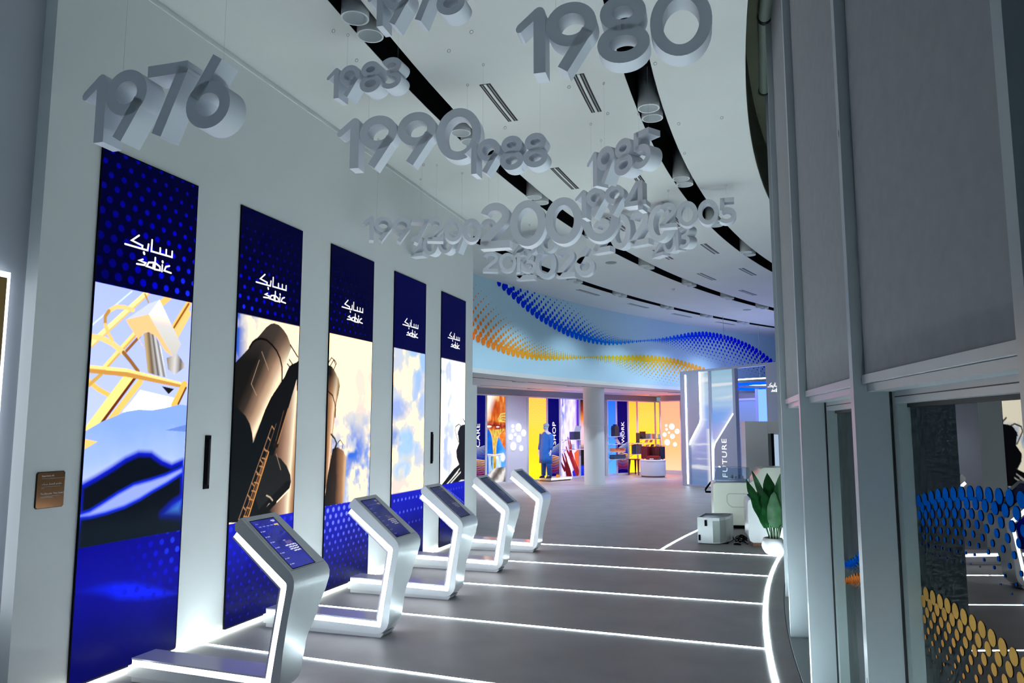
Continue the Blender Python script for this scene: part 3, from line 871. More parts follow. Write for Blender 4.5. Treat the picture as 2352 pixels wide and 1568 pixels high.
HK = [(-3.21, 5.06), (-3.28, 5.56), (-2.43, 5.66), (-2.13, 5.43), (-0.75, 6.45), (-1.60, 6.66), (-1.36, 7.38), (-0.68, 7.88), (-0.23, 7.86), (-0.70, 8.79), (-2.50, 7.40), (-3.84, 8.18)]
hm = MB().tube([(0.014 * math.cos(t), 0, 0.014 * math.sin(t) - 0.016) for t in [2 * math.pi * k / 10 for k in range(10)]], 0.003, 5, closed=True).mesh('hook'); hm.materials.append(M['cable'])
for x, y in HK:
    o = bpy.data.objects.new('ceiling_hook', hm); COL.objects.link(o); o.location = (x, y, ZC)
    tag(o, 'tiny steel ring hook screwed into the white ceiling, holding nothing', 'hook', 'spare ceiling hooks')

# ------------------------------------------------------------------ the five tall wall displays
PW_, PH_ = 0.922, 3.645
PY = [3.857, 5.334, 6.808, 8.284, 9.760]
LOGO = {'base': [(0.228, 3.003), (0.436, 3.003), (0.442, 3.051)], 'kaf': [(0.383, 3.003), (0.386, 3.027), (0.285, 3.043), (0.349, 3.095)],
 'sin': [(0.474, 3.092), (0.472, 3.005), (0.679, 3.005), (0.679, 3.051)], 't1': [(0.619, 3.008), (0.618, 3.05)], 't2': [(0.558, 3.006), (0.557, 3.049)], 'dot': [(0.402, 2.980), (0.407, 2.970)],
 's': [(0.396, 2.926), (0.362, 2.912), (0.424, 2.906), (0.414, 2.887), (0.343, 2.882)], 'a': [(0.498, 2.878), (0.499, 2.924), (0.454, 2.916), (0.434, 2.884), (0.494, 2.880)],
 'b': [(0.514, 2.965), (0.514, 2.876), (0.566, 2.878), (0.563, 2.906), (0.516, 2.925)], 'i': [(0.587, 2.924), (0.586, 2.875)], 'idot': [(0.587, 2.952), (0.589, 2.945)],
 'c': [(0.658, 2.931), (0.623, 2.918), (0.609, 2.885), (0.678, 2.880)]}
def logo_mb(fn, w=0.0135, d=(0.002, 0.004)):
    mb = MB()
    for k, p in LOGO.items():
        mb.stroke(p, w * (1.3 if 'dot' in k else 1.0), fn, d[0], d[1], rnd_caps=6)
    return mb
SPLIT, PBOT = 2.685, 0.885
def header(p, strength, seed):
    p.put(p.Z > SPLIT, (0, 0, 42) if seed < 3 else (0, 0, 62))
    if strength <= 0: return
    def rad(x, z):
        base = {0: 0.0215, 1: 0.0150, 2: 0.0105, 3: 0.006}[seed]
        return base * (0.75 + 0.5 * np.clip((SPLIT + 0.9 - z) / 0.9, 0, 1)) * (1.0 if seed else (1.25 - 0.5 * x))
    def col(x, z):
        t = np.clip((3.55 - z) / 0.85, 0, 1)
        side = np.clip((x - 0.05) / 0.75, 0, 1) if seed == 0 else np.clip(1.1 - x, 0, 1)
        k = np.clip(0.10 + 0.9 * t * side + (0.25 if seed == 0 else 0.0) * (1 - t), 0, 1) * strength
        return p.grad(k, [(0, (0, 0, 44)), (0.3, (0, 0, 130)), (0.7, (0, 0, 225)), (1.0, (25, 45, 255))])
    p.dots(0.113, 0.0885 / 1.0, rad, col, 0.02, 0.01, p.Z > SPLIT)
def footer(p, seed):
    reg = p.Z < PBOT
    n = p.noise(2.2, seed + 20, 3)
    t = np.clip(p.Z / PBOT, 0, 1) + (n - 0.5) * 0.35
    p.put(reg, p.grad(t, [(0, (0, 0, 60)), (0.45, (4, 4, 120)), (0.8, (12, 20, 185)), (1, (18, 28, 205))]))
    lightk = {1: 0.35, 2: 1.0, 3: 0.9, 4: 0.45}[seed]
    def rad(x, z): return 0.0215 * np.clip(0.35 + 0.75 * z / PBOT, 0, 1.1)
    def col(x, z):
        k = np.clip((z / PBOT) ** 1.2 * lightk + 0.12, 0, 1)
        return p.grad(k, [(0, (4, 4, 130)), (0.4, (15, 20, 235)), (1.0, (130, 150, 255))])
    if seed < 3:
        p.dots(0.108, 0.068, rad, col, 0.03 * seed, 0.02, reg)
    else:
        p.dots(0.105, 0.155, lambda x, z: 0.016 * np.clip(0.4 + 0.8 * z / PBOT, 0, 1), col, 0.03, 0.02 + 0.05 * 0, reg)
def clouds(p, seed, warm, blue, thr, scale=2.0):
    n = p.noise(scale, seed, 5, sx=1.6); n2 = p.noise(scale * 2.5, seed + 7, 4)
    p.put(np.ones_like(n), warm)
    p.put(np.clip((n * 0.75 + n2 * 0.25 - thr) * 7, 0, 1), blue)
    p.put(np.clip((n2 - 0.55) * 3, 0, 0.4), (255, 253, 246))
F_ = FEAT
Yel, YelD, Brn = (254, 240, 152), (240, 192, 96), (150, 84, 36)
def picture0(nx, ny):
    p = Pic(PW_, PH_, nx, ny)
    p.put(np.ones_like(p.X), p.grad((p.Z - 1.6) / 1.1, [(0, (214, 228, 252)), (1, (190, 208, 248))]))
    p.line(F_['rail0'], 0.012, (238, 243, 252))
    p.line(F_['rail1'], 0.042, (254, 244, 178)); p.line([(a + .012, b - .014) for a, b in F_['rail1']], 0.012, (244, 214, 130))
    p.line(F_['rail2'], 0.034, Yel); p.line([(a + .012, b - .010) for a, b in F_['rail2']], 0.014, YelD); p.line(F_['rail2b'], 0.022, (165, 105, 60))
    p.line(F_['arc1a'], 0.030, (253, 236, 150)); p.line(F_['arc1b'], 0.026, (214, 158, 72)); p.line(F_['arc1b'][2:], 0.026, (250, 226, 136))
    p.line(F_['arc2a'], 0.040, (253, 238, 150)); p.line(F_['arc2b'], 0.030, (168, 112, 56))
    p.line(F_['arclow'], 0.034, (250, 220, 110)); p.line(F_['small'], 0.026, (232, 186, 90))
    p.line(F_['rdiag3'], 0.05, (248, 222, 124)); p.line(F_['thin'], 0.014, (205, 165, 90))
    p.line(F_['rdiag'], 0.055, (250, 222, 116)); p.line(F_['rdiag'], 0.018, (170, 100, 44)); p.line(F_['rdiag2'], 0.05, (250, 228, 140))
    p.poly(F_['cyl2'], p.grad((p.X - 0.68) / 0.2, [(0, (150, 132, 108)), (0.45, (236, 234, 232)), (0.75, (120, 112, 108)), (1, (225, 222, 220))]))
    ca = F_['cylaxis']
    x0 = np.interp(p.Z, [ca[1][1], ca[0][1]], [ca[1][0], ca[0][0]]); x1 = np.interp(p.Z, [ca[3][1], ca[2][1]], [ca[3][0], ca[2][0]])
    t = (p.X - x0) / (x1 - x0)
    p.poly(F_['ducttop'], (228, 236, 246)); p.poly(F_['ductfront'], (250, 220, 150)); p.poly(F_['ductside'], p.grad((p.Z - 2.2) / 0.45, [(0, (222, 218, 208)), (1, (250, 250, 250))]))
    p.poly(F_['cyl'], p.grad(t, [(0, (206, 178, 128)), (0.25, (116, 94, 76)), (0.42, (196, 190, 184)), (0.55, (98, 86, 80)), (0.72, (240, 240, 242)), (0.88, (120, 118, 122)), (1, (246, 246, 248))]))
    p.poly(F_['white'], (255, 255, 254))
    p.poly(F_['machine'], (28, 26, 24))
    p.line(F_['diag2'], 0.050, (252, 226, 120)); p.line(F_['diag'], 0.078, (254, 241, 156)); p.line(F_['diagb'], 0.022, (118, 50, 24))
    p.poly(F_['beam'], (228, 164, 78)); p.poly(F_['beamtop'], (254, 240, 160))
    p.line(F_['rpost'], 0.060, (248, 214, 100)); p.line(F_['rpostb'], 0.018, (130, 72, 30))
    fm = p.mask(F_['fabric']) & (p.Z < 1.95)
    nz = p.noise(3.0, 3, 4, sx=1.5)
    p.put(fm, p.grad(np.clip((p.Z - 1.2) / 0.55 + (nz - .5) * .5, 0, 1), [(0, (222, 232, 252)), (0.5, (178, 206, 250)), (1, (150, 188, 244))]))
    p.poly(F_['bluepatch'], (90, 130, 235), 0.7)
    # dark fold with saturated blue edges
    def soft(poly, c, w, edge):
        d = p.dist(poly + poly[:1]); m = p.mask(poly)
        sd = np.where(m, d, -d)
        p.put(np.clip((sd + w) / w, 0, 1), edge); p.put(np.clip(sd / w, 0, 1), c)
    soft(F_['fold'], (6, 14, 26), 0.035, (8, 30, 225))
    soft(F_['band'], (164, 184, 252), 0.022, (16, 50, 240))
    soft(F_['patch'], (74, 140, 246), 0.05, (8, 30, 200))
    p.put(np.clip((1.12 - p.Z) / 0.12, 0, 1) * (p.Z < 1.2) * 0.8, (16, 28, 40))
    p.poly([(0.0, 1.62), (0.0, 1.55), (0.1, 1.6)], (252, 232, 130))
    reg = p.Z < 0.905
    nn = p.noise(2.5, 5, 3)
    p.put(reg, p.grad(p.Z / 0.9 + (nn - .5) * .25, [(0, (0, 0, 84)), (0.35, (0, 0, 116)), (0.7, (6, 6, 165)), (1, (2, 0, 150))]))
    soft2 = p.dist(F_['streak'] + F_['streak'][:1]); ms = p.mask(F_['streak'])
    p.put(np.clip(np.where(ms, soft2, -soft2) / 0.05 + 0.35, 0, 1) * reg * np.clip(p.X * 2.5 + 0.15, 0, 1), (10, 32, 250))
    p.dots(0.108, 0.075, lambda x, z: 0.022 + 0 * x, lambda x, z: p.grad(np.clip((x - 0.25) * 1.2, 0, 1) * np.clip((z - 0.35) / 0.4, 0, 1), [(0, (3, 2, 150)), (0.5, (8, 10, 225)), (1, (40, 80, 255))]), 0.03, 0.02, reg * np.clip((p.X - 0.25) * 2.2, 0, 1) * np.clip((p.Z - 0.3) * 3, 0, 1))
    header(p, 1.0, 0)
    return p
def cross(p, a, b):
    """0..1 coordinate across from line a to line b (each two points)"""
    def side(l):
        (x0, z0), (x1, z1) = l
        dx, dz = x1 - x0, z1 - z0
        return ((p.X - x0) * dz - (p.Z - z0) * dx) / math.hypot(dx, dz)
    A, B = side(a), side(b)
    return A / (A - B + 1e-9)
def picture1(nx, ny):
    p = Pic(PW_, PH_, nx, ny)
    clouds(p, 4, (252, 244, 226), (62, 112, 220), 0.60, 2.6)
    p.put(np.clip((0.16 - p.X) / 0.14, 0, 1) * np.clip((p.noise(5, 9, 4) - 0.38) * 5, 0, 1), (48, 98, 212))
    p.put(np.clip((p.X - 0.2) / 0.1, 0, 1), (252, 244, 226))
    a = F_['siloaxis']; b = F_['siloaxis2']
    t = cross(p, [(0.0, 1.80), (0.42, 2.58)], [(0.51, 1.80), (0.88, 2.30)])
    nz = p.noise(6, 2, 3)
    t2 = t + (nz - .5) * .06
    metal = p.grad(t2, [(0, (24, 22, 20)), (0.22, (60, 50, 42)), (0.45, (150, 118, 96)), (0.62, (214, 178, 146)), (0.74, (255, 240, 206)), (0.80, (255, 244, 214)), (0.88, (206, 160, 120)), (0.97, (70, 52, 40)), (1.05, (30, 24, 20))])
    p.poly(F_['silo'], metal)
    p.put(p.mask(F_['silo']) * np.clip((p.Z - 2.28) / 0.4, 0, 0.75), (70, 60, 54))
    # dark mass below and the second vessel
    p.poly(F_['leftdark'], (14, 19, 22))
    p.poly(F_['darkcol'], (16, 17, 17))
    p.poly(F_['gap1'], (252, 246, 232)); p.poly(F_['gap2'], (252, 246, 232))
    p.line(F_['strut1'], 0.016, (18, 18, 18)); p.line(F_['strut2'], 0.014, (18, 18, 18)); p.line(F_['strut3'], 0.014, (18, 18, 18))
    h = F_['silo2hl']
    d = cross(p, [(h[0][0] - 0.27, h[0][1]), (h[1][0] - 0.27, h[1][1])], [(h[0][0] + 0.10, h[0][1]), (h[1][0] + 0.10, h[1][1])])
    p.poly(F_['silo2'], p.grad(d + (nz - .5) * .05, [(0, (60, 42, 34)), (0.3, (150, 112, 92)), (0.55, (206, 168, 140)), (0.73, (255, 246, 216)), (0.85, (206, 156, 112)), (1, (120, 84, 60))]))
    p.put(p.mask([(-.05, .8), (.62, .8), (.62, 1.25), (.40, 1.75), (0.25, 1.95), (-.05, 2.0)]) * (1 - p.mask(F_['silo2'])) * 0.0, (14, 19, 22))
    p.poly(F_['tank'], (31, 33, 33))
    p.line(F_['beam2'], 0.085, (12, 13, 14))
    p.line(F_['hl2'], 0.012, (226, 206, 176)); p.poly(F_['hl3'], (196, 176, 150))
    p.line(F_['ringband'], 0.020, (10, 10, 10))
    p.poly(F_['tri'], (34, 24, 18))
    for k, w, c in (('lad1', 0.010, (196, 136, 76)), ('lad1b', 0.008, (110, 80, 56)), ('lad2', 0.009, (160, 122, 92)), ('lad3', 0.012, (238, 164, 84)), ('lad4', 0.008, (150, 104, 68)), ('lad5', 0.009, (176, 120, 76)), ('lad6', 0.007, (120, 92, 70))):
        p.line(F_[k], w, c)
    l2, l3 = F_['lad2'], F_['lad3']
    for k in range(9):
        f = k / 8.0
        q0 = (l2[0][0] + (l2[1][0] - l2[0][0]) * f, l2[0][1] + (l2[1][1] - l2[0][1]) * f)
        p.line([q0, (q0[0] + 0.035, q0[1] - 0.03)], 0.009, (206, 150, 100))
        q1 = (l3[0][0] + (l3[1][0] - l3[0][0]) * f, l3[0][1] + (l3[1][1] - l3[0][1]) * f)
        p.line([(q1[0] - 0.06, q1[1] + 0.02), (q1[0] - 0.02, q1[1] + 0.012), q1], 0.009, (216, 150, 90))
    for (x0, z0, x1, z1) in ((0.32, 2.30, 0.22, 2.08), (0.22, 2.08, 0.30, 1.98), (0.35, 2.38, 0.46, 2.22), (0.62, 1.45, 0.70, 1.30)):
        p.line([(x0, z0), (x1, z1)], 0.006, (232, 196, 160), a=0.6)
    footer(p, 1); header(p, 1.0, 1)
    return p
def picture2(nx, ny):
    p = Pic(PW_, PH_, nx, ny)
    p.put(np.ones_like(p.X), (254, 246, 228))
    n1 = p.noise(2.2, 12, 6, sx=1.5); n2 = p.noise(5.0, 14, 5)
    low = np.clip((1.95 - p.Z) / 0.5, 0, 1)
    p.put(np.clip((n1 - 0.47) * 5, 0, 0.75) * low, (150, 184, 244))
    p.put(np.clip((n2 - 0.54) * 6, 0, 0.8) * low, (110, 156, 242))
    p.put(np.clip((n1 - 0.62) * 4, 0, 0.3), (232, 222, 214))
    b = F_['s3blue'][0]
    p.put(np.clip((p.noise(4, 31, 4) - 0.42) * 8, 0, 1) * np.clip(1.25 - np.hypot((p.X - b[0]) / 0.36, (p.Z - b[1]) / 0.26), 0, 1), (58, 118, 236))
    e = F_['s3edge']
    xe = np.interp(p.Z, [q[1] for q in e[::-1]], [q[0] for q in e[::-1]])
    nz = p.noise(7, 3, 3)
    p.poly(F_['s3a'], p.grad(p.X / np.maximum(xe, 0.02) + (nz - .5) * .1, [(0, (120, 82, 52)), (0.4, (206, 156, 112)), (0.72, (255, 236, 200)), (0.9, (206, 156, 110)), (1, (100, 70, 50))]))
    p.put(p.mask(F_['s3a']) * np.clip((p.Z - 2.0) / 0.25, 0, 1) * np.clip(1.15 - p.X / 0.26, 0, 1), (26, 24, 24))
    p.poly(F_['s3b'], p.grad((p.X - (1.45 - p.Z) * -0.02) / 0.44 + (nz - .5) * .08, [(0, (22, 20, 18)), (0.45, (50, 36, 28)), (0.75, (176, 126, 88)), (0.88, (236, 196, 154)), (1, (150, 104, 74))]))
    for k, w in (('s3ring', 0.016), ('s3lad', 0.012), ('s3lad2', 0.012), ('s3pipe', 0.022), ('s3lad3', 0.010)):
        p.line(F_[k], w, (20, 18, 18))
    footer(p, 2); header(p, 0.75, 2)
    return p
def picture3(nx, ny):
    p = Pic(PW_, PH_, nx, ny)
    p.put(np.ones_like(p.X), (254, 246, 230))
    n1 = p.noise(3.0, 23, 6); p.put(np.clip((n1 - 0.50) * 4, 0, 0.55), (176, 206, 246)); p.put(np.clip((0.40 - n1) * 5, 0, 0.5), (238, 228, 220))
    s4 = F_['s4']
    n = p.noise(3.5, 41, 4)
    for k, (q, rx, rz, c) in enumerate([(s4[0], .35, .32, (150, 206, 244)), (s4[1], .25, .45, (160, 200, 246)), (s4[2], .3, .14, (150, 178, 240)), (s4[3], .4, .2, (150, 212, 250)), (s4[6], .16, .16, (110, 150, 238)), (s4[4], .3, .14, (170, 216, 248))]):
        p.put(np.clip((1.2 - np.hypot((p.X - q[0]) / rx, (p.Z - q[1]) / rz)) * 1.6, 0, 1) * np.clip((n - 0.42) * 5, 0, 0.75), c)
    footer(p, 3); header(p, 0.35, 3)
    return p
def picture4(nx, ny):
    p = Pic(PW_, PH_, nx, ny)
    clouds(p, 33, (255, 252, 246), (196, 214, 244), 0.56, 2.4)
    p.put(np.clip((p.X - 0.2) * 2, 0, 0.8), (255, 254, 250))
    p.poly(F_['s5'], (17, 18, 20)); p.poly(F_['conv'], (20, 20, 22))
    p.line(F_['cage5'], 0.016, (28, 28, 30)); p.line(F_['ant5'], 0.02, (28, 28, 30))
    for k in ('sl1', 'sl2', 'sl3', 'sl4'): p.line(F_[k], 0.022, (240, 240, 236))
    footer(p, 4)
    # mirrored highlights of the conveyor in the blue field
    for k in range(7):
        p.line([(0.30 + 0.09 * k, 0.80 - 0.035 * k), (0.42 + 0.09 * k, 0.74 - 0.035 * k)], 0.010, (96, 110, 240), a=0.8)
    header(p, 0.0, 4)
    return p
SCR_LABEL = ['tall wall display nearest the camera showing yellow ladders and blue cloth',
             'second tall wall display showing a large bronze silo and ladders',
             'third tall wall display, mostly cloudy sky with silos at its left edge',
             'fourth tall wall display showing only cream clouds and pale blue sky',
             'fifth and farthest tall wall display with a black conveyor silhouette']
M['screen'] = screenmat('led_wall', 1.0, 0.003, 0.4)
RES = [(180, 720), (140, 600), (110, 500), (84, 400), (76, 360)]
for i, pf in enumerate([picture0, picture1, picture2, picture3, picture4]):
    root = empty('wall_display', (WX, PY[i] + PW_ / 2, 0.03), 0, SCR_LABEL[i], 'display', 'tall displays along the left wall')
    fn = lambda u, v, w, i=i: (WX + 0.012 + w, PY[i] + u, v)
    bz = MB()
    for (u0, u1, v0, v1) in ((-0.008, 0.0, 0.028, PH_ + 0.008), (PW_, PW_ + 0.008, 0.028, PH_ + 0.008), (0.0, PW_, PH_, PH_ + 0.008), (0.0, PW_, 0.028, 0.036)):
        bz.prism([(u0, v0), (u1, v0), (u1, v1), (u0, v1)], fn, -0.0118, 0.001)
    bz.build('bezel', M['black'], root)
    bk = MB().prism([(0, 0.036), (PW_, 0.036), (PW_, PH_), (0, PH_)], fn, -0.0118, -0.003)
    bk.build('back_panel', M['black'], root)
    nx, ny = RES[i]
    p = pf(nx, ny)
    # the grid spans the whole height; the lowest rows sit just above the floor strip
    po_ = pic_obj('picture_panel', fn, PW_, PH_, nx, ny, p.colors(1.8), M['screen'], root)
    lg = logo_mb(fn).build('logo', M['textwhite'], po_, fix=False)
    lg['label'] = 'white lettering in two scripts'

# floor-level light strip, slot handles, plaque and backlit board of the left wall
st = MB().box(WX + 0.002, WX + 0.02, 3.46, 11.0, 0.002, 0.022)
tag(st.build('wall_light_strip', M['wallled'], None, (WX, 7.2, 0)), 'white light strip along the foot of the display wall', 'light strip')
for k, (y0, lab) in enumerate([(5.013, 'black vertical pull handle between the first and second wall displays'), (9.447, 'black vertical pull handle beside the farthest wall display')]):
    h_ = MB().box(WX, WX + 0.010, y0, y0 + 0.062, 1.20, 1.63)
    r_ = empty('pull_handle', (WX, y0 + 0.03, 1.2), 0, lab, 'handle', 'black handles on the display wall')
    h_.build('recess_plate', M['black'], r_)
    g_ = MB().tube([(WX + 0.022, y0 + 0.031, 1.23), (WX + 0.022, y0 + 0.031, 1.60)], 0.008, 8)
    g_.box(WX + 0.01, WX + 0.022, y0 + 0.025, y0 + 0.037, 1.25, 1.262).box(WX + 0.01, WX + 0.022, y0 + 0.025, y0 + 0.037, 1.57, 1.582)
    g_.build('grip_bar', M['blackmetal'], r_)
pq = empty('wall_plaque', (WX, 3.63, 1.3), 0, 'small bronze plaque with white lettering on the wall', 'plaque')
fq = lambda u, v, w: (WX + w, 3.533 + u, v)
rr_ = [(0.01, 1.195), (0.185, 1.195), (0.195, 1.205), (0.195, 1.405), (0.185, 1.415), (0.01, 1.415), (0.0, 1.405), (0.0, 1.205)]
MB().prism(rr_, fq, 0.0, 0.008).build('plate', M['bronze'], pq)
MB().prism([(a * 1.04 - 0.004, 1.305 + (b - 1.305) * 1.035) for a, b in rr_], fq, 0.0, 0.004).build('edge', M['blackmetal'], pq)
tq = MB()
for body, u, v, s_ in (('Experience 06', 0.030, 1.385, 0.014), ('The Decades That Made Us', 0.026, 1.277, 0.0150)):
    vs, fs = text_polys(body, s_)
    tq.add([fq(u + a, v + b, 0.0095) for a, b in vs], fs)
for v, u0, u1, w in ((1.376, 0.03, 0.19, 0.0016), (1.338, 0.028, 0.17, 0.008), (1.325, 0.03, 0.165, 0.002), (1.317, 0.03, 0.05, 0.002), (1.266, 0.026, 0.165, 0.0022), (1.259, 0.026, 0.115, 0.0022)):
    if w > 0.005:      # the Arabic title: a joined hand drawn as short strokes
        x = u0
        k = 0
        while x < u1:
            tq.stroke([(x, v), (x + 0.009, v), (x + 0.009, v + (0.006, 0.010, 0.005)[k % 3])], 0.0022, fq, 0.0085, 0.0095); x += 0.0115 + 0.004 * (k % 4 == 3); k += 1
    else:
        tq.stroke([(u0, v), (u1, v)], w * 0.7, fq, 0.0085, 0.0095)
tq.build('lettering', M['white'], pq)
NX = WX - 0.10
bl = empty('backlit_board', (NX, 2.6, 1.0), 0, 'gold board with a white glowing edge at the far left', 'sign board')
MB().box(NX + 0.052, NX + 0.072, 1.2, 3.265, 0.55, 2.60).build('gold_face', mat('gold_board', (0.36, 0.22, 0.07), 0.35, metal=0.4), bl)
MB().box(NX + 0.03, NX + 0.052, 1.2, 3.30, 0.55, 2.64).build('light_edge', M['halo'], bl)
MB().box(NX + 0.002, NX + 0.03, 1.3, 3.15, 0.65, 2.52).build('back_box', M['white'], bl)

# ------------------------------------------------------------------ luminous lines let into the floor
def floor_strip(name, mb, loc, label, group):
    tag(mb.build(name, M['floorled'], None, loc), label, 'light strip', group)
FW = 0.0105
yl = [4.93, 6.37, 7.80, 9.24, 10.69]
wh = ['nearest the camera, running past the first kiosk', 'second from the camera, ending at the second kiosk', 'third from the camera, ending at the third kiosk', 'fourth from the camera, ending at the fourth kiosk', 'farthest, running to the potted plant']
for k, y in enumerate(yl):
    x1 = CX - math.sqrt(29.0 ** 2 - (y - CY) ** 2)
    ya = y + (0.10 if k == 0 else 0.05 if k == 1 else 0.0); yb = y - (0.17 if k == 0 else 0.1 if k == 1 else 0.0)
    mb = MB()
    mb.hexa([(WX + 0.03, ya - FW, 0.0), (x1, yb - FW, 0.0), (x1, yb + FW, 0.0), (WX + 0.03, ya + FW, 0.0)], [(WX + 0.03, ya - FW, 0.003), (x1, yb - FW, 0.003), (x1, yb + FW, 0.003), (WX + 0.03, ya + FW, 0.003)])
    floor_strip('floor_light_strip', mb, ((WX + x1) / 2, y, 0), 'straight white floor light line %s' % wh[k], 'straight light lines across the floor')
floor_strip('floor_light_arc', MB().arcbox(28.964, 29.001, -12, 12.5, 0.0, 0.003, 0.5), pol(28.98, 0), 'curved white light line on the floor along the glass wall', 'curved floor light lines')
floor_strip('floor_light_arc', MB().arcbox(30.52, 30.55, 6.75, 17.5, 0.0, 0.003, 0.5), pol(30.53, 10), 'curved white light line passing behind the small silver cabinet', 'curved floor light lines')

# ------------------------------------------------------------------ kiosks
KX = 0.0
O_ = [(-4.077, .035), (-3.5, .033), (-2.99, .030), (-2.935, .045), (-2.897, .083), (-2.881, .125), (-2.866, .30), (-2.838, .50), (-2.812, .64), (-2.803, .69), (-2.803, .732), (-2.815, .763), (-2.838, .790), (-3.222, 1.107), (-3.265, 1.064)]
I_ = [(-4.077, .105), (-3.5, .097), (-2.957, .085), (-2.9565, .086), (-2.955, .090), (-2.951, .105), (-2.922, .30), (-2.890, .49), (-2.866, .63), (-2.857, .69), (-2.857, .705), (-2.859, .715), (-2.865, .722), (-3.250, 1.018), (-3.262, 1.028)]
YF = [.22, .22, .22, .222, .225, .228, .25, .345, .40, .412, .415, .413, .41, .375, .37]
# smooth the stem with extra stations
def refine(o, i, y):
    oo, ii, yy = [], [], []
    for k in range(len(o) - 1):
        n = 5 if 5 <= k <= 7 else 1
        for q in range(n):
            f = q / n
            oo.append(tuple(a + (b - a) * f for a, b in zip(o[k], o[k + 1])))
            ii.append(tuple(a + (b - a) * f for a, b in zip(i[k], i[k + 1])))
            g = f * f * (3 - 2 * f)
            yy.append(y[k] + (y[k + 1] - y[k]) * (g if n > 1 else f))
    oo.append(o[-1]); ii.append(i[-1]); yy.append(y[-1])
    return oo, ii, yy
O2, I2, Y2 = refine(O_, I_, YF)
def inward(I, d):
    """offset of the inner path towards the open side"""
    out = []
    for k in range(len(I)):
        a = np.array(I[max(k - 1, 0)]); b = np.array(I[min(k + 1, len(I) - 1)])
        t = b - a; t /= np.hypot(*t)
        out.append((I[k][0] - t[1] * d, I[k][1] + t[0] * d))
    return out
def section_strip(mb, A, B, ya, yb):
    """solid strip between paths A and B; ya, yb lists of near / far y"""
    n = len(A)
    vs = []
    for k in range(n):
        vs += [(A[k][0], ya[k], A[k][1]), (B[k][0], ya[k], B[k][1]), (B[k][0], yb[k], B[k][1]), (A[k][0], yb[k], A[k][1])]
    fs = [(0, 1, 2, 3), (4 * n - 1, 4 * n - 2, 4 * n - 3, 4 * n - 4)]
    for k in range(n - 1):
        o = 4 * k; p = o + 4
        for q in range(4):
            r = (q + 1) % 4
            fs.append((o + q, p + q, p + r, o + r))
    return mb.add(vs, fs)
# coarse inner path for the light channel
IC = [(-4.055, .103), (-2.955, .086), (-2.857, .700), (-3.252, 1.019)]
YC = [.22, .222, .41, .375]
def inner(d):
    """mitred offset of the coarse path"""
    out = []
    n = len(IC)
    for k in range(n):
        b = np.array(IC[k])
        t1 = b - np.array(IC[k - 1]) if k > 0 else np.array(IC[1]) - b
        t2 = np.array(IC[k + 1]) - b if k < n - 1 else t1
        t1 = t1 / np.hypot(*t1); t2 = t2 / np.hypot(*t2)
        n1 = np.array([-t1[1], t1[0]]); n2 = np.array([-t2[1], t2[0]])
        m = n1 + n2; m /= np.hypot(*m)
        q = b + m * d / np.dot(m, n1)
        out.append((float(q[0]), float(q[1])))
    return out
def sub_path(path, y, n=8):
    """subdivide the stem so the far side can follow the taper"""
    P, Q = [], []
    for k in range(len(path) - 1):
        m = n if k == 1 else 1
        for q in range(m):
            f = q / m
            P.append(tuple(a + (b - a) * f for a, b in zip(path[k], path[k + 1])))
            z = P[-1][1]
            Q.append(y[k] + (y[k + 1] - y[k]) * f if k != 1 else float(np.interp(z, [.1, .30, .50, .64, .70], [.228, .25, .345, .40, .41])))
    P.append(path[-1]); Q.append(y[-1])
    return P, Q
J0, Yj = sub_path(inner(-0.004), YC); J1, _ = sub_path(inner(0.040), YC); J2, _ = sub_path(inner(0.040), YC); J3, _ = sub_path(inner(0.052), YC)
K = {}
mb = section_strip(MB(), O2, I2, [0.0] * len(O2), Y2); K['shell'] = (mb.mesh('shell'), M['kiosk'])
mb = section_strip(MB(), J0, J1, [0.010] * len(J0), [y - 0.010 for y in Yj]); K['light_channel'] = (mb.mesh('light_channel'), M['kioskled'])
mb = section_strip(MB(), J2, J3, [0.004] * len(J2), [y - 0.004 for y in Yj]); K['liner'] = (mb.mesh('liner'), M['liner'])
mb = MB().hexa([(-4.055, .012, 0.0), (-2.96, .012, 0.0), (-2.96, .208, 0.0), (-4.055, .208, 0.0)], [(-4.055, .012, .036), (-2.93, .012, .036), (-2.93, .208, .036), (-4.055, .208, .036)]); K['plinth'] = (mb.mesh('plinth'), M['kioskplinth'])
for n_, (me, m_) in K.items(): me.materials.append(m_)
# head plane frame: t along the slope from knee to top, y across, w out of the plane
pk = np.array([-2.838, .790]); pt = np.array([-3.222, 1.107]); dk = (pt - pk) / np.hypot(*(pt - pk)); nk = np.array([-dk[1], dk[0]]) * -1
def fhead(t, y, w):
    q = pk + dk * t + nk * w
    return (float(q[0]), y, float(q[1]))
SY0, SY1, ST0, ST1 = 0.050, 0.300, 0.015, 0.452
mb = MB()
for (y0, y1, t0, t1) in ((SY0 - .006, SY0, ST0 - .006, ST1 + .006), (SY1, SY1 + .006, ST0 - .006, ST1 + .006), (SY0, SY1, ST0 - .006, ST0), (SY0, SY1, ST1, ST1 + .006)):
    mb.add([fhead(t0, y0, .0016), fhead(t1, y0, .0016), fhead(t1, y1, .0016), fhead(t0, y1, .0016)], [(0, 1, 2, 3)])
K['screen_frame'] = (mb.mesh('screen_frame'), M['black']); K['screen_frame'][0].materials.append(M['black'])
mb = MB()
mb.add([fhead(.488, .020, .0012), fhead(.004, .020, .0012), fhead(.004, .023, .0012), fhead(.488, .023, .0012)], [(0, 1, 2, 3)])
mb.add([fhead(.004, .020, .0012), fhead(.001, .020, .0012), fhead(.001, .395, .0012), fhead(.004, .395, .0012)], [(0, 1, 2, 3)])
K['panel_seam'] = (mb.mesh('panel_seam'), M['grey']); K['panel_seam'][0].materials.append(M['grey'])
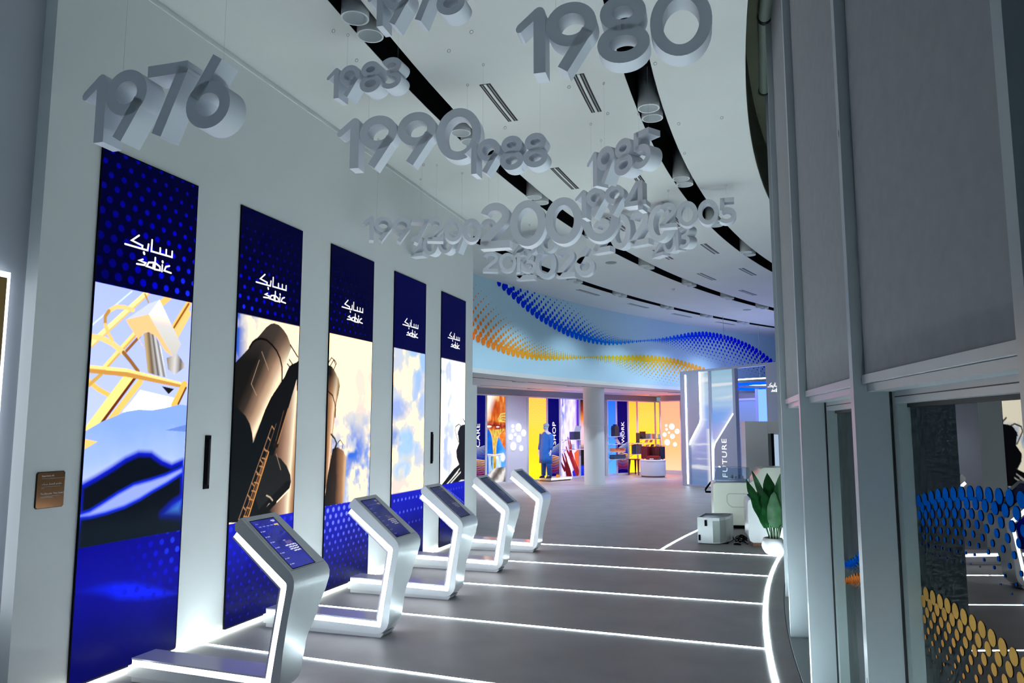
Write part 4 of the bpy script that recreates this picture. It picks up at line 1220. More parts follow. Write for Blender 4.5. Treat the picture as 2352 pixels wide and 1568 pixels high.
# interface shown on the screens
def ui(nx, ny):
    w, h = SY1 - SY0, ST1 - ST0
    p = Pic(w, h, nx, ny)
    n = p.noise(14, 3, 3)
    p.put(np.ones_like(p.X), p.grad(n, [(0.2, (16, 18, 120)), (0.8, (18, 30, 165))]))
    p.line([(w * .93, h * .955), (w * .80, h * .955)], 0.006, (240, 240, 255)); p.line([(w * .93, h * .935), (w * .84, h * .935)], 0.005, (220, 220, 250))
    p.line([(w * .10, h * .93), (w * .20, h * .93)], 0.003, (150, 160, 230))
    p.line([(w * .80, h * .865), (w * .94, h * .865)], 0.011, (246, 206, 70))
    p.line([(w * .90, h * .84), (w * .94, h * .84)], 0.004, (210, 210, 240))
    for k in range(4): p.line([(w * (.14 + .165 * k), h * .865), (w * (.23 + .165 * k), h * .865)], 0.005, (150, 160, 230))
    p.line([(w * .07, h * .04), (w * .07, h * .78)], 0.0012, (60, 80, 200))
    for k in range(7):
        z = h * (.77 - .115 * k)
        p.ell(w * .07, z, .0042, .0042, (255, 255, 255), .3); p.line([(w * .13, z), (w * .22, z)], 0.006, (170, 178, 235))
    for k in range(5): p.line([(w * .60, h * (.505 - .012 * k)), (w * (.86 - .0 * k), h * (.505 - .012 * k))], 0.003, (150, 120, 120), a=.7)
    p.line([(w * .58, h * .53), (w * .66, h * .53)], 0.004, (210, 210, 240))
    for k, (a, b) in enumerate([(.50, .95), (.58, .95), (.56, .95), (.66, .93)]):
        z = h * (.425 - .042 * k)
        x = a
        q = 0
        while x < b:
            p.line([(w * x, z), (w * min(x + .05, b), z + (.003 if q % 2 else -.002))], 0.007, (244, 246, 255)); x += .07 if q % 4 else .055; q += 1
    return p.colors()
uic = ui(100, 180)
ume = pic_mesh('screen', lambda u, v, w: fhead(ST0 + v, SY0 + u, .001), SY1 - SY0, ST1 - ST0, 100, 180, uic)
# text reads from the viewer side: left of the picture is the near side
klab = ['silver touch kiosk nearest the camera, its blue screen lit brightest', 'second silver touch kiosk from the camera in the row', 'third silver touch kiosk, middle of the row of five', 'fourth silver touch kiosk from the camera in the row', 'fifth and farthest silver touch kiosk of the row']
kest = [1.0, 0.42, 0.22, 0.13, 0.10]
for k, y in enumerate([4.15, 5.60, 7.00, 8.47, 9.93]):
    root = empty('touch_kiosk', (-2.95, y, 0), 0, klab[k], 'kiosk', 'row of touch kiosks')
    shell_ = None
    for n_, (me, m_) in K.items():
        o = bpy.data.objects.new(n_, me); COL.objects.link(o); o.parent = root; o.location = (2.95, 0, 0)
        if n_ == 'shell': shell_ = o
        if n_ == 'panel_seam': o.parent = shell_; o.location = (0, 0, 0)
        if n_ == 'screen_frame': fr_o = o
        if k == 0 and n_ == 'shell': autosmooth(o, 28)
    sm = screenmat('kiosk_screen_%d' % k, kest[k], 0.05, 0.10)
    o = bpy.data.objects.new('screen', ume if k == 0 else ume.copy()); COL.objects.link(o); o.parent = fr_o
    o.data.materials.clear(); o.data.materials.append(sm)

# ------------------------------------------------------------------ hanging years
SWD = 0.165          # stroke width for a digit of height 1
def arc(cx, cz, rx, rz, a0, a1, n):
    return [(cx + rx * math.cos(R_(a0 + (a1 - a0) * k / n)), cz + rz * math.sin(R_(a0 + (a1 - a0) * k / n))) for k in range(n + 1)]
h2 = SWD / 2
def glyph(c):
    """list of (points, closed) centre lines and the advance of the digit; height 1"""
    if c == '0': return [(arc(.40, .5, .40 - h2, .5 - h2, 0, 360, 36)[:-1], True)], .80
    if c == '1': return [([(0, 0), (.165, 0), (.165, .87), (.158, .93), (.135, .972), (.10, .992), (.06, .992), (.02, .968), (-.225, .755), (-.250, .71), (-.245, .665), (-.215, .640), (-.18, .643), (0, .79)], 'poly')], .17
    if c == '2': return [(arc(.335, .715, .335 - h2 + .0, .285 - h2, 168, -30, 16) + [(.06, h2 + .02)], False), ([(.0, h2), (.68, h2)], False)], .69
    if c == '3': return [(arc(.30, .735, .27, .265 - h2, 150, -90, 16), False), (arc(.31, .28, .345 - h2, .28 - h2, 90, -150, 18), False), ([(.18, .53), (.32, .53)], False)], .66
    if c == '4': return [([(.50, 1.0 - h2 * .4), (.06, .29)], False), ([(.0, .25), (.76, .25)], False), ([(.565, 0), (.565, 1.0)], False)], .77
    if c == '5': return [([(.60, 1 - h2), (.17, 1 - h2)], False), ([(.15, 1.0), (.13, .52)], False), (arc(.30, .315, .36 - h2, .315 - h2, 128, -145, 22), False)], .66
    if c == '6': return [(arc(.35, .33, .35 - h2, .33 - h2, 0, 360, 32)[:-1], True), ([(.125, .44), (.47, .985)], False)], .70
    if c == '7': return [([(.0, 1 - h2), (.66, 1 - h2)], False), ([(.60, 1 - h2), (.20, 0)], False)], .67
    if c == '8': return [(arc(.35, .735, .31 - h2, .265 - h2, 0, 360, 30)[:-1], True), (arc(.35, .285, .35 - h2, .285 - h2, 0, 360, 32)[:-1], True)], .70
    if c == '9': return [(arc(.35, .67, .35 - h2, .33 - h2, 0, 360, 32)[:-1], True), ([(.575, .56), (.23, .015)], False)], .70
CAM = (0, 0, 1.7)
def near(p, k): return (CAM[0] + (p[0] - CAM[0]) * k, CAM[1] + (p[1] - CAM[1]) * k, CAM[2] + (p[2] - CAM[2]) * k)
# text, lower left of the face, turn about the vertical, length, digit height, placing factor
YLAB = {'1976': 'large white hanging year 1976 at the upper left, over the first display', '1978': 'white hanging year 1978 cut off by the top edge beside a ceiling lamp', '1980': 'largest white hanging year, 1980, at the top centre', '1983': 'small white hanging year 1983 left of the middle ceiling slot', '1990': 'wide white hanging year 1990 below the year 1983', '1988': 'white hanging year 1988 just right of 1990', '1985': 'turned white hanging year 1985 above 1994', '1994': 'white hanging year 1994 between 1985 and 2000', '2000': 'big white hanging year 2000 in the middle of the cluster', '1997': 'pale white hanging year 1997 in front of the left wall', '2002': 'white hanging year 2002 tucked behind the left end of the biggest central year', '2007': 'white hanging year 2007 hanging lower, below 1997 and 2002', '2005': 'white hanging year 2005 at the right end of the cluster', '2020': 'slanting white hanging year 2020 right of 2000', '2013': 'sharply turned white hanging year 2013 under 2005', '2016': 'small white hanging year 2016 at the lower left of 2026', '2026': 'white hanging year 2026, lowest of the cluster', '2010': 'white hanging year mostly hidden behind the big 2000'}
YEARS = [('1976', (-3.594, 3.181, 3.334), 2.2, 0.916, 0.416, 1.0), ('1978', (-2.338, 4.207, 4.379), 2.3, 0.629, 0.29, 1.0), ('1980', (-1.315, 4.479, 4.017), 3.7, 1.149, 0.464, 1.0),
 ('1983', (-3.209, 5.087, 4.380), -2.0, 0.629, 0.263, 1.0), ('1990', (-3.664, 6.126, 4.189), 6.0, 1.321, 0.511, 1.0), ('1988', (-2.437, 6.228, 4.033), 0.6, 0.734, 0.324, 0.95),
 ('1985', (-1.383, 6.689, 3.945), -37.1, 0.754, 0.341, 1.0), ('1994', (-1.794, 8.026, 4.044), -10.9, 0.760, 0.330, 0.94), ('2000', (-3.210, 8.532, 3.912), 3.2, 1.736, 0.584, 0.93),
 ('1997', (-4.723, 8.435, 4.126), 30.2, 0.776, 0.327, 0.85), ('2002', (-4.289, 9.298, 4.289), 23.9, 0.981, 0.341, 0.875), ('2007', (-4.788, 9.781, 4.201), -4.7, 0.920, 0.317, 0.88),
 ('2005', (-1.164, 10.093, 4.412), 1.4, 1.012, 0.351, 1.0), ('2020', (-2.184, 10.525, 4.217), -25.1, 1.301, 0.512, 1.06), ('2013', (-1.365, 10.800, 4.159), -44.0, 0.818, 0.321, 1.05),
 ('2016', (-4.179, 11.247, 4.233), 21.3, 0.878, 0.322, 0.97), ('2026', (-3.783, 11.808, 4.172), 0.0, 1.350, 0.498, 1.0), ('2010', (-3.657, 11.181, 4.442), -9.8, 0.766, 0.303, 1.04)]
for txt, p, yaw, width, hgt, kf in YEARS:
    q = near(p, kf); width *= kf; hgt *= kf
    total = sum(glyph(c)[1] for c in txt)
    sx = width / (total * hgt)
    root = empty('hanging_year', q, R_(yaw), YLAB[txt], 'number', 'white years hanging from the ceiling')
    x = 0.0
    dep = 0.145
    fn = lambda u, v, w: (u, w, v)
    for c in txt:
        strokes, adv = glyph(c)
        mb = MB()
        for pts, closed in strokes:
            P = [((x + a * hgt * sx), b * hgt) for a, b in pts]
            if closed == 'poly': mb.prism(P, fn, 0.0, dep)
            else: mb.stroke(P, SWD * hgt, fn, 0.0, dep, closed)
        ob = mb.build('digit', M['number'], root, (0, 0, 0))
        ob['label'] = 'digit %s' % c
        autosmooth(ob, 30)
        x += adv * hgt * sx
    for u in (0.12 * width, 0.88 * width):
        top = ZC - q[2]
        MB().tube([(u, dep / 2, hgt * 0.92), (u, dep / 2, top)], 0.0006, 5).build('cable', M['cable'], root, (0, 0, 0))
        MB().tube([(u + 0.012 * math.cos(t), dep / 2, top - 0.014 + 0.012 * math.sin(t)) for t in [2 * math.pi * k / 8 for k in range(8)]], 0.0025, 5, closed=True).build('eyelet', M['cable'], root, (0, 0, 0))

# ------------------------------------------------------------------ far hall: column, lightbox panels, shelves, goods
cx_, cy_ = -4.62, 22.03
col_ = MB().lathe([(0.31, 0.0), (0.31, 1.72), (0.318, 1.73), (0.318, ZL)], (cx_, cy_, 0), 40)
struct(col_.build('wall_column', M['wall'], None, (cx_, cy_, 0), smooth='auto'))

R_P = 39.0
PZT = 2.63
M['litprint'] = screenmat('backlit_print', 1.15, 0.004, 0.5)
M['pframe'] = mat('panel_frame', (0.66, 0.68, 0.76), 0.35)
LP = {}
def panel(name, a0, a1, label, paint, nx=36, ny=130, frame=True, z0=0.06, group='panels along the far wall', plain=None, r=R_P):
    fn, L = frame2(pol(r, a0), pol(r, a1))
    return panel_fn(name, fn, L, label, paint, nx, ny, z0, group, plain)
def panel_fn(name, fn, L, label, paint, nx=36, ny=130, z0=0.06, group='panels along the far wall', plain=None):
    c = fn(L / 2, 0, 0)
    root = empty(name, (c[0], c[1], 0), 0, label, 'panel', group)
    fb = MB()
    t = 0.035
    for (u0, u1, v0, v1) in ((0, t, 0, PZT + .03), (L - t, L, 0, PZT + .03), (t, L - t, PZT - .01, PZT + .03), (t, L - t, 0, z0)):
        fb.prism([(u0, v0), (u1, v0), (u1, v1), (u0, v1)], fn, -0.10, 0.02)
    fb.build('frame', M['pframe'], root)
    w = L - 2 * t; h = PZT - .01 - z0
    f2 = lambda u, v, q: fn(u + t, v + z0, q)
    if plain is not None:
        MB().prism([(0, 0), (w, 0), (w, h), (0, h)], f2, -0.06, 0.0).build('board', plain, root)
    else:
        p = Pic(w, h, nx, ny, 2)
        p.put(np.ones_like(p.X), (200, 200, 200))
        paint(p, w, h)
        lp_ = pic_obj('lit_print', f2, w, h, nx, ny, p.colors(2.2), M['litprint'], root); LP[root.name] = lp_
        MB().prism([(0, 0), (w, 0), (w, h), (0, h)], f2, -0.08, -0.01).build('light_box', M['grey'], root)
    return root, f2, w, h
def upright_text(root, f2, body, cap, u_right, v0, ln, m=None, name='lettering'):
    """lettering turned a quarter, reading upwards; u_right = side of the baseline"""
    vs, fs = text_polys(body, cap / 0.73)
    k = ln / vs[:, 0].max(); q = cap / vs[:, 1].max()
    MB().add([f2(u_right - b * q, v0 + a * k, 0.006) for a, b in vs], fs).build(name, m or M['textwhite'], LP.get(root.name, root))
def navy(waves=True):
    def paint(p, w, h):
        p.put(np.ones_like(p.X), (0, 0, 100))
        for k in range(9):      # blue fan of lines, then the orange one below
            p.line([(0.0, h * (.33 - .012 * k)), (w * .35, h * (.37 - .011 * k) ), (w, h * (.425 - .019 * k))], 0.013, p_col(k, (225, 235, 255), (30, 60, 210)), 0.01)
        for k in range(11):
            p.line([(0.0, h * (.275 - .022 * k)), (w * .5, h * (.275 - .0215 * k) + .01), (w, h * (.255 - .0205 * k))], 0.022 - .0012 * k, p_col(k, (255, 214, 120), (200, 70, 60)), 0.01)
    return paint
def p_col(k, a, b):
    f = min(1, k / 9.0)
    return tuple(x * (1 - f) + y * f for x, y in zip(a, b))
def yellow(dots):
    def paint(p, w, h):
        p.put(np.ones_like(p.X), p.grad(p.Z / h, [(0, (255, 246, 30)), (0.35, (255, 226, 40)), (0.7, (255, 216, 70)), (1, (255, 196, 62))]))
        if dots:
            p.dots(0.085, 0.055, lambda x, z: 0.018 * np.clip((z - h * .45) / (h * .3), 0, 1), lambda x, z: p.grad(x * 0, [(0, (255, 224, 130)), (1, (255, 224, 130))]), 0, 0)
    return paint
def amber(p, w, h):
    U, V = p.X / w, p.Z / h
    n = p.noise(3.5, 3, 5); n2 = p.noise(8, 8, 4, sx=1.6); n3 = p.noise(5, 18, 4, sx=3, sz=.7)
    P = lambda q: [(a * w, b * h) for a, b in q]
    # blue laboratory background
    p.put(np.ones_like(U), p.grad(np.clip(U + (n - .5) * .8, 0, 1), [(0, (14, 84, 200)), (0.5, (20, 128, 232)), (1, (96, 178, 250))]))
    # glass flask full of amber liquid
    p.poly(P([(0, 1.02), (1, 1.02), (1, .52), (.72, .56), (.62, .55), (.30, .555), (.14, .60), (0, .64)]), p.grad(np.clip(n * .7 + n3 * .5 - .1, 0, 1), [(0.2, (150, 44, 12)), (0.42, (206, 88, 26)), (0.58, (232, 132, 48)), (0.75, (252, 206, 140)), (0.95, (255, 246, 226))]))
    p.ell(w * .55, h * .86, w * .55, h * .14, (184, 74, 24), .5, .55)
    p.put(np.clip((V - .80) * 4 + (.30 - U) * 3, 0, 1), (255, 249, 240))
    p.line(P([(.02, .98), (.08, .86), (.0, .78)]), .03, (255, 240, 214), .02)
    for q in ([(.60, .73), (.75, .79), (.98, .80)], [(.62, .71), (.80, .765), (1.0, .765)], [(.66, .70), (.82, .735), (1.0, .73)]):
        p.line(P(q), .035, (206, 226, 120), .03, .8)
    p.line(P([(.70, .71), (.98, .70)]), .05, (250, 226, 96), .03, .8)
    p.put(np.clip(1 - np.abs(V - .655 - .012 * np.sin(U * 7)) / .05, 0, 1) ** .5, p.grad(n2, [(0.3, (74, 10, 10)), (0.55, (150, 30, 20)), (0.78, (226, 120, 84))]))
    p.ell(w * .12, h * .645, w * .16, h * .014, (255, 255, 255), .4); p.ell(w * .58, h * .640, w * .12, h * .010, (250, 236, 246), .4)
    # orange sleeve at the right, funnel and falling stream
    p.poly(P([(.60, .545), (1, .585), (1, .37), (.86, .42), (.72, .49)]), p.grad(n2, [(.3, (214, 84, 20)), (.7, (255, 160, 66))]))
    p.poly(P([(.12, .60), (.95, .62), (.66, .545), (.52, .45), (.50, .30), (.48, .13), (.34, .13), (.34, .30), (.30, .45), (.24, .545)]), p.grad(np.clip(n3 * .8 + n2 * .3, 0, 1), [(0.25, (96, 60, 14)), (0.45, (186, 146, 40)), (0.6, (236, 206, 96)), (0.75, (200, 104, 40)), (.95, (255, 240, 190))]))
    p.line(P([(.20, .585), (.32, .50), (.36, .34), (.36, .14)]), .02, (250, 214, 150), .02, .8); p.line(P([(.92, .61), (.58, .52), (.49, .40), (.47, .14)]), .02, (255, 190, 110), .02, .8)
    # beaker
    p.ell(w * .86, h * .285, w * .15, h * .06, (252, 254, 255), .4)
    p.poly(P([(.10, .305), (.33, .305), (.33, .12), (.12, .12)]), p.grad(np.clip(n3, 0, 1), [(.2, (16, 70, 120)), (.5, (130, 186, 226)), (.8, (236, 246, 255))]))
    p.poly(P([(.49, .305), (.74, .305), (.72, .12), (.49, .12)]), p.grad(np.clip(n3 + .1, 0, 1), [(.2, (60, 140, 200)), (.5, (170, 214, 246)), (.8, (250, 253, 255))]))
    p.line(P([(.06, .325), (.40, .315), (.78, .325)]), .035, (244, 236, 238), .02); p.line(P([(.08, .305), (.75, .305)]), .02, (226, 190, 176), .02, .8)
    p.line(P([(.10, .31), (.12, .12)]), .02, (226, 240, 252), .02); p.line(P([(.76, .31), (.74, .12)]), .02, (226, 240, 252), .02)
    # pale cloth
    p.poly(P([(0, .085), (.20, .135), (.45, .165), (1.0, .175), (1.0, -.02), (0, -.02)]), p.grad(np.clip(.5 + .5 * np.sin(U * 9 - V * 30 + n * 5), 0, 1), [(0, (96, 90, 88)), (.5, (160, 152, 148)), (1, (228, 224, 222))]))
def violet(p, w, h):
    U, V = p.X / w, p.Z / h
    n = p.noise(4, 5, 4, sx=3); n2 = p.noise(5, 6, 5, sx=4, sz=.8)
    P = lambda q: [(a * w, b * h) for a, b in q]
    p.put(np.ones_like(U), p.grad(n, [(0.2, (214, 198, 252)), (0.6, (248, 240, 255)), (0.9, (255, 251, 255))]))
    p.put(np.clip((V - .55) * 3, 0, 1) * np.clip((.5 - U) * 3, 0, 1) * np.clip((n2 - .42) * 7, 0, 1), (76, 110, 246))
    p.put(np.clip((.2 - U) * 5, 0, 1) * np.clip((n2 - .45) * 6, 0, .8), (150, 150, 250))
    p.put(np.clip((U - .78) * 7, 0, 1) * np.clip((V - .25) * 4, 0, 1), (120, 60, 235)); p.put(np.clip((U - .90) * 10, 0, 1) * (V > .12), (44, 14, 150))
    skin1, skin2 = (150, 34, 44), (104, 16, 30)
    def arm(pts, ws, c):
        for (a, b), (w0, w1_) in zip(zip(pts[:-1], pts[1:]), zip(ws[:-1], ws[1:])):
            for k in range(6):
                f = k / 5.0
                q = (a[0] + (b[0] - a[0]) * f, a[1] + (b[1] - a[1]) * f)
                p.ell(q[0] * w, q[1] * h, w * (w0 + (w1_ - w0) * f), w * (w0 + (w1_ - w0) * f) * 1.3, c, .25)
    p.poly(P([(.74, .30), (1, .36), (1, .0), (.86, .0), (.80, .16)]), (240, 104, 60)); p.poly(P([(.62, .06), (.92, .13), (1, .05), (.94, -.01), (.66, -.01)]), (34, 44, 216))
    arm([(.90, .05), (.72, .16), (.56, .27)], [.13, .11, .12], skin1)
    for q in ([(.52, .30), (.46, .42), (.40, .50)], [(.58, .31), (.56, .40), (.50, .49)], [(.46, .28), (.36, .33), (.30, .38)]): arm(q, [.055, .045, .03], skin1)
    arm([(.46, -.02), (.40, .06), (.32, .13)], [.17, .15, .13], skin2)
    for q in ([(.26, .15), (.16, .22), (.10, .29)], [(.34, .17), (.28, .24), (.20, .30)], [(.20, .09), (.10, .14), (.03, .18)]): arm(q, [.06, .05, .03], skin2)
    p.line(P([(.50, .36), (.44, .47)]), .02, (255, 150, 130), .02, .7); p.line(P([(.30, .20), (.20, .28)]), .02, (255, 120, 90), .02, .7); p.line(P([(.84, .12), (.66, .24)]), .03, (226, 96, 76), .03, .6)
def face_edge(p, w, h):
    U, V = p.X / w, p.Z / h
    p.put(np.ones_like(U), p.grad(V, [(0, (20, 40, 200)), (.12, (30, 60, 230)), (.14, (24, 22, 26)), (.34, (30, 26, 30)), (.42, (240, 190, 200)), (.62, (236, 200, 226)), (.74, (250, 140, 60)), (.86, (150, 50, 30)), (1, (20, 26, 30))]))
    p.line([(w * .5, h * .54), (w * .9, h * .52)], 0.05, (190, 20, 60))
def bluep(p, w, h):
    p.put(np.ones_like(p.X), p.grad(p.Z / h, [(0, (96, 180, 255)), (.5, (70, 150, 255)), (1, (34, 110, 255))]))
    p.dots(0.06, 0.05, lambda x, z: 0.010 * np.clip((z - h * .5) * 2, 0, 1) * np.clip((h * .85 - z) * 3, 0, 1), lambda x, z: p.grad(x * 0, [(0, (30, 90, 220)), (1, (30, 90, 220))]))
def teal(p, w, h):
    V = p.Z / h
    n = p.noise(6, 4, 4)
    p.put(np.ones_like(V), p.grad(V + (n - .5) * .06, [(0, (0, 190, 226)), (.14, (20, 170, 200)), (.2, (70, 50, 40)), (.34, (40, 40, 130)), (.44, (84, 50, 40)), (.52, (60, 60, 220)), (.66, (70, 90, 240)), (.72, (206, 240, 252)), (.88, (170, 236, 250)), (.92, (0, 150, 190)), (1, (0, 120, 170))]))
def peach(p, w, h):
    p.put(np.ones_like(p.X), p.grad(p.Z / h, [(0, (250, 214, 170)), (.3, (252, 196, 132)), (.7, (252, 184, 140)), (1, (250, 178, 140))]))
M['palegrey'] = mat('pale_grey_board', (0.66, 0.68, 0.78), 0.35)
def discs(root, f2, w, spec, k=1.0):
    for (u, v, r) in spec:
        mb = MB(); pts = [(u * w + r * math.cos(t), v + r * math.sin(t)) for t in [2 * math.pi * q / 24 for q in range(24)]]
        mb.prism(pts, f2, 0.001, 0.02).build('lit_disc', M['discwhite'], root)
DISC = [(.27, 1.66, .055), (.56, 1.62, .125), (.28, 1.52, .055), (.83, 1.45, .105), (.40, 1.40, .045), (.17, 1.33, .09), (.58, 1.27, .105), (.30, 1.05, .125), (.70, .98, .085)]
r_, f2, w, h = panel('lightbox_panel', 18.6, 20.34, 'navy panel lettered CARE at the left end of the far wall', navy())
upright_text(r_, f2, 'CARE', 0.17, w - 0.24, 1.05, 0.68)
panel('lightbox_panel', 20.36, 21.72, 'lit picture panel of amber liquid pouring into a beaker', amber, 70, 260)
r_, f2, w, h = panel('disc_panel', 21.74, 23.22, 'pale grey panel with nine white lit discs', None, plain=M['palegrey'])
discs(r_, f2, w, DISC)
panel('lightbox_panel', 23.24, 24.62, 'yellow lit panel behind the blue-gowned mannequin', yellow(True), 50, 200)
r_, f2, w, h = panel('lightbox_panel', 24.64, 25.58, 'navy panel lettered SHOP', navy(), 40, 200)
upright_text(r_, f2, 'SHOP', 0.175, w * .5 + 0.12, 1.06, 0.74)
panel('lightbox_panel', 25.60, 27.08, 'lit picture panel of violet light and red hands', violet, 64, 240)
panel('lightbox_panel', 27.10, 28.0, 'dark lit picture panel partly hidden left of the round column', face_edge, 30, 160)
panel('lightbox_panel', 29.28, 30.0, 'bright blue lit panel with shelves right of the round column', bluep, 30, 120)
r_, f2, w, h = panel('lightbox_panel', 30.02, 30.96, 'navy panel lettered WORK', navy(), 40, 200)
upright_text(r_, f2, 'WORK', 0.165, w * .5 + 0.11, 1.05, 0.78)
panel('lightbox_panel', 30.98, 31.70, 'narrow yellow lit panel next to the WORK panel', yellow(False), 26, 100)
panel('lightbox_panel', 31.72, 33.20, 'wide yellow lit panel behind the suitcases', yellow(True), 50, 180)
panel('lightbox_panel', 33.22, 33.62, 'slim yellow lit panel in the far corner', yellow(True), 20, 120)
for sg, (a, b, lab, pf) in enumerate([(0.05, 0.90, 'peach lit panel with nine white lit discs', peach), (0.92, 2.10, 'teal and blue lit picture panel half hidden by the portal', teal)]):
    fr = lambda u, v, q, a=a: fn_ret(u + a, v, q + 0.11)
    r_, f2, w, h = panel_fn('lightbox_panel', fr, b - a, lab, pf, 40, 150, z0=0.14)
    if sg == 0: discs(r_, f2, w, [(u, v - .05, r * .88) for u, v, r in DISC])

# posts between panels that carry shelves, shelves and goods
def wallpt(a, z, out=0.0): return pol(R_P - out, a, z)
shelfm = M['pframe']
def shelf(a0, a1, z, label, depth=0.26):
    e = empty('wall_shelf', wallpt((a0 + a1) / 2, z, depth / 2), 0, label, 'shelf', 'shelves on the far wall')
    MB().arcbox(R_P - depth - 0.022, R_P - 0.022, a0, a1, z - 0.018, z, 0.5).build('board', M['white'], e)
    for a in (a0 + 0.04, a1 - 0.04):
        p = wallpt(a, z, 0)
        MB().tube([wallpt(a, z - 0.10, 0.03), wallpt(a, z - 0.019, depth * 0.7)], 0.008, 6).build('bracket', M['grey'], e)
for z, l in ((1.37, 'top'), (1.10, 'second'), (0.835, 'third'), (0.57, 'lowest')):
    shelf(29.30, 30.24, z, '%s shelf on the bright blue panel' % l)
shelf(31.0, 32.0, 1.12, 'upper left shelf on the yellow panels'); shelf(31.0, 32.0, 0.72, 'lower left shelf on the yellow panels')
shelf(31.75, 33.5, 1.26, 'upper right shelf on the yellow panels'); shelf(31.75, 33.5, 0.94, 'lower right shelf on the yellow panels')
for z, l in ((1.28, 'upper'), (0.96, 'lower')): shelf(25.7, 27.6, z, '%s glass-edged shelf on the violet picture panel' % l)
def good(name, a, z, mb_fn, m, label, cat, out=0.165, group=None):
    p = wallpt(a, z, out)
    e = empty(name, p, 0, label, cat, group)
    th = math.pi / 2 - R_(a)         # local x runs along the wall (increasing angle), local y to the wall
    t = Vector((math.sin(R_(a)), math.cos(R_(a)), 0)); n = Vector((-math.cos(R_(a)), math.sin(R_(a)), 0))
    fn = lambda u, v, w: (p[0] + t.x * u + n.x * w, p[1] + t.y * u + n.y * w, z + v)
    for part, m_, build in mb_fn:
        mb = MB(); build(mb, fn); mb.build(part, m_, e)
    return e
def rect(u0, u1, v0, v1): return [(u0, v0), (u1, v0), (u1, v1), (u0, v1)]
dk = mat('dark_slate', (0.03, 0.035, 0.04), 0.5); gm = mat('dark_green', (0.015, 0.05, 0.02), 0.4); ch = mat('charcoal', (0.02, 0.016, 0.016), 0.4)
orng = mat('orange_tray', (0.75, 0.28, 0.10), 0.5); tealm = mat('deep_teal', (0.01, 0.07, 0.14), 0.5); pinkm = mat('beige_pink', (0.62, 0.45, 0.40), 0.6); cardm = mat('pale_card', (0.62, 0.68, 0.80), 0.5)
red = mat('dark_red_case', (0.16, 0.012, 0.016), 0.35); redb = mat('bright_red_case', (0.42, 0.02, 0.02), 0.4); blu = mat('petrol_case', (0.008, 0.03, 0.07), 0.4)
good('canister', 29.62, 1.371, [('body', dk, lambda m, f: m.prism([(-.11, 0), (.11, 0), (.115, .30), (.08, .37), (-.08, .37), (-.115, .30)], f, -.09, .09)), ('cap', ch, lambda m, f: m.prism([(-.05, .37), (.05, .37), (.05, .42), (-.05, .42)], f, -.05, .05))], None, 'dark grey square-shouldered canister on the blue panel top shelf', 'canister')
good('info_card', 30.10, 1.371, [('card', cardm, lambda m, f: m.prism(rect(-.07, .07, 0, .13), f, -.01, .0)), ('foot', M['clearglass'], lambda m, f: m.prism(rect(-.07, .07, 0, .006), f, -.04, .03))], None, 'pale info card standing at the end of the blue panel top shelf', 'card')
good('sample_plate', 29.85, 1.101, [('plate', pinkm, lambda m, f: m.add([f(-.10, 0, -.08), f(.06, 0, -.08), f(.02, .22, .06), f(-.14, .22, .06), f(-.10, 0, -.07), f(.06, 0, -.07), f(.02, .22, .07), f(-.14, .22, .07)], [(0, 1, 2, 3), (7, 6, 5, 4), (0, 1, 5, 4), (1, 2, 6, 5), (2, 3, 7, 6), (3, 0, 4, 7)])), ('stand', dk, lambda m, f: m.prism(rect(-.06, .02, 0, .02), f, -.06, .08))], None, 'beige sample plate leaning on the second blue panel shelf', 'sample')
good('orange_tray', 29.82, 0.836, [('tray', orng, lambda m, f: m.prism([(-.28, 0), (.28, 0), (.31, .12), (.27, .12), (.25, .03), (-.25, .03), (-.27, .12), (-.31, .12)], f, -.11, .11)), ('front', orng, lambda m, f: m.prism([(-.28, 0), (.28, 0), (.30, .11), (-.30, .11)], f, .11, .12))], None, 'orange tray on the third shelf of the blue panel', 'tray')
good('teal_tray', 29.80, 0.571, [('tray', tealm, lambda m, f: m.prism([(-.30, 0), (.28, 0), (.33, .07), (.30, .14), (-.30, .14), (-.33, .07)], f, -.11, .11)), ('lip', tealm, lambda m, f: m.prism(rect(-.32, .32, .135, .15), f, -.12, .12))], None, 'teal tray on the lowest shelf of the blue panel', 'tray')
def lean(u0, u1, hgt, shift, d=.10):
    def b(m, f):
        m.add([f(u0, 0, d), f(u1, 0, d), f(u1 - shift, hgt, -.02), f(u0 - shift, hgt, -.02), f(u0, 0, d - .02), f(u1, 0, d - .02), f(u1 - shift, hgt, -.04), f(u0 - shift, hgt, -.04)], [(0, 1, 2, 3), (7, 6, 5, 4), (0, 1, 5, 4), (1, 2, 6, 5), (2, 3, 7, 6), (3, 0, 4, 7)])
    return b
foot = lambda m, f: m.prism(rect(-.08, .08, 0, .012), f, -.10, .10)
good('sample_board', 31.55, 1.121, [('board', gm, lean(-.04, .14, .36, .14)), ('stand', dk, foot)], None, 'dark green board leaning on the upper left shelf', 'sample')
good('sample_board', 31.97, 1.261, [('board', ch, lean(-.12, .20, .27, .14)), ('stand', dk, foot)], None, 'black board leaning on the upper right shelf', 'sample')
good('book_stack', 32.43, 1.261, [('book', mat('book_%d' % k, c, .6), (lambda m, f, k=k: m.prism(rect(-.10 + .045 * k, -.06 + .045 * k, 0, .19), f, -.09, .09))) for k, c in enumerate([(.10, .16, .22), (.25, .28, .34), (.5, .5, .55), (.75, .22, .08), (.65, .14, .08)])], None, 'short row of grey and orange sample books', 'books')
good('info_card', 32.88, 1.261, [('card', cardm, lean(-.10, .10, .19, .08)), ('stand', dk, foot)], None, 'leaning pale card on the upper right shelf', 'card')
good('info_card', 33.25, 1.261, [('card', mat('ice_blue_card', (.45, .68, .75), .5), lambda m, f: m.prism(rect(-.09, .09, 0, .17), f, -.01, .01)), ('stand', dk, foot)], None, 'ice blue card at the right end of the upper right shelf', 'card')
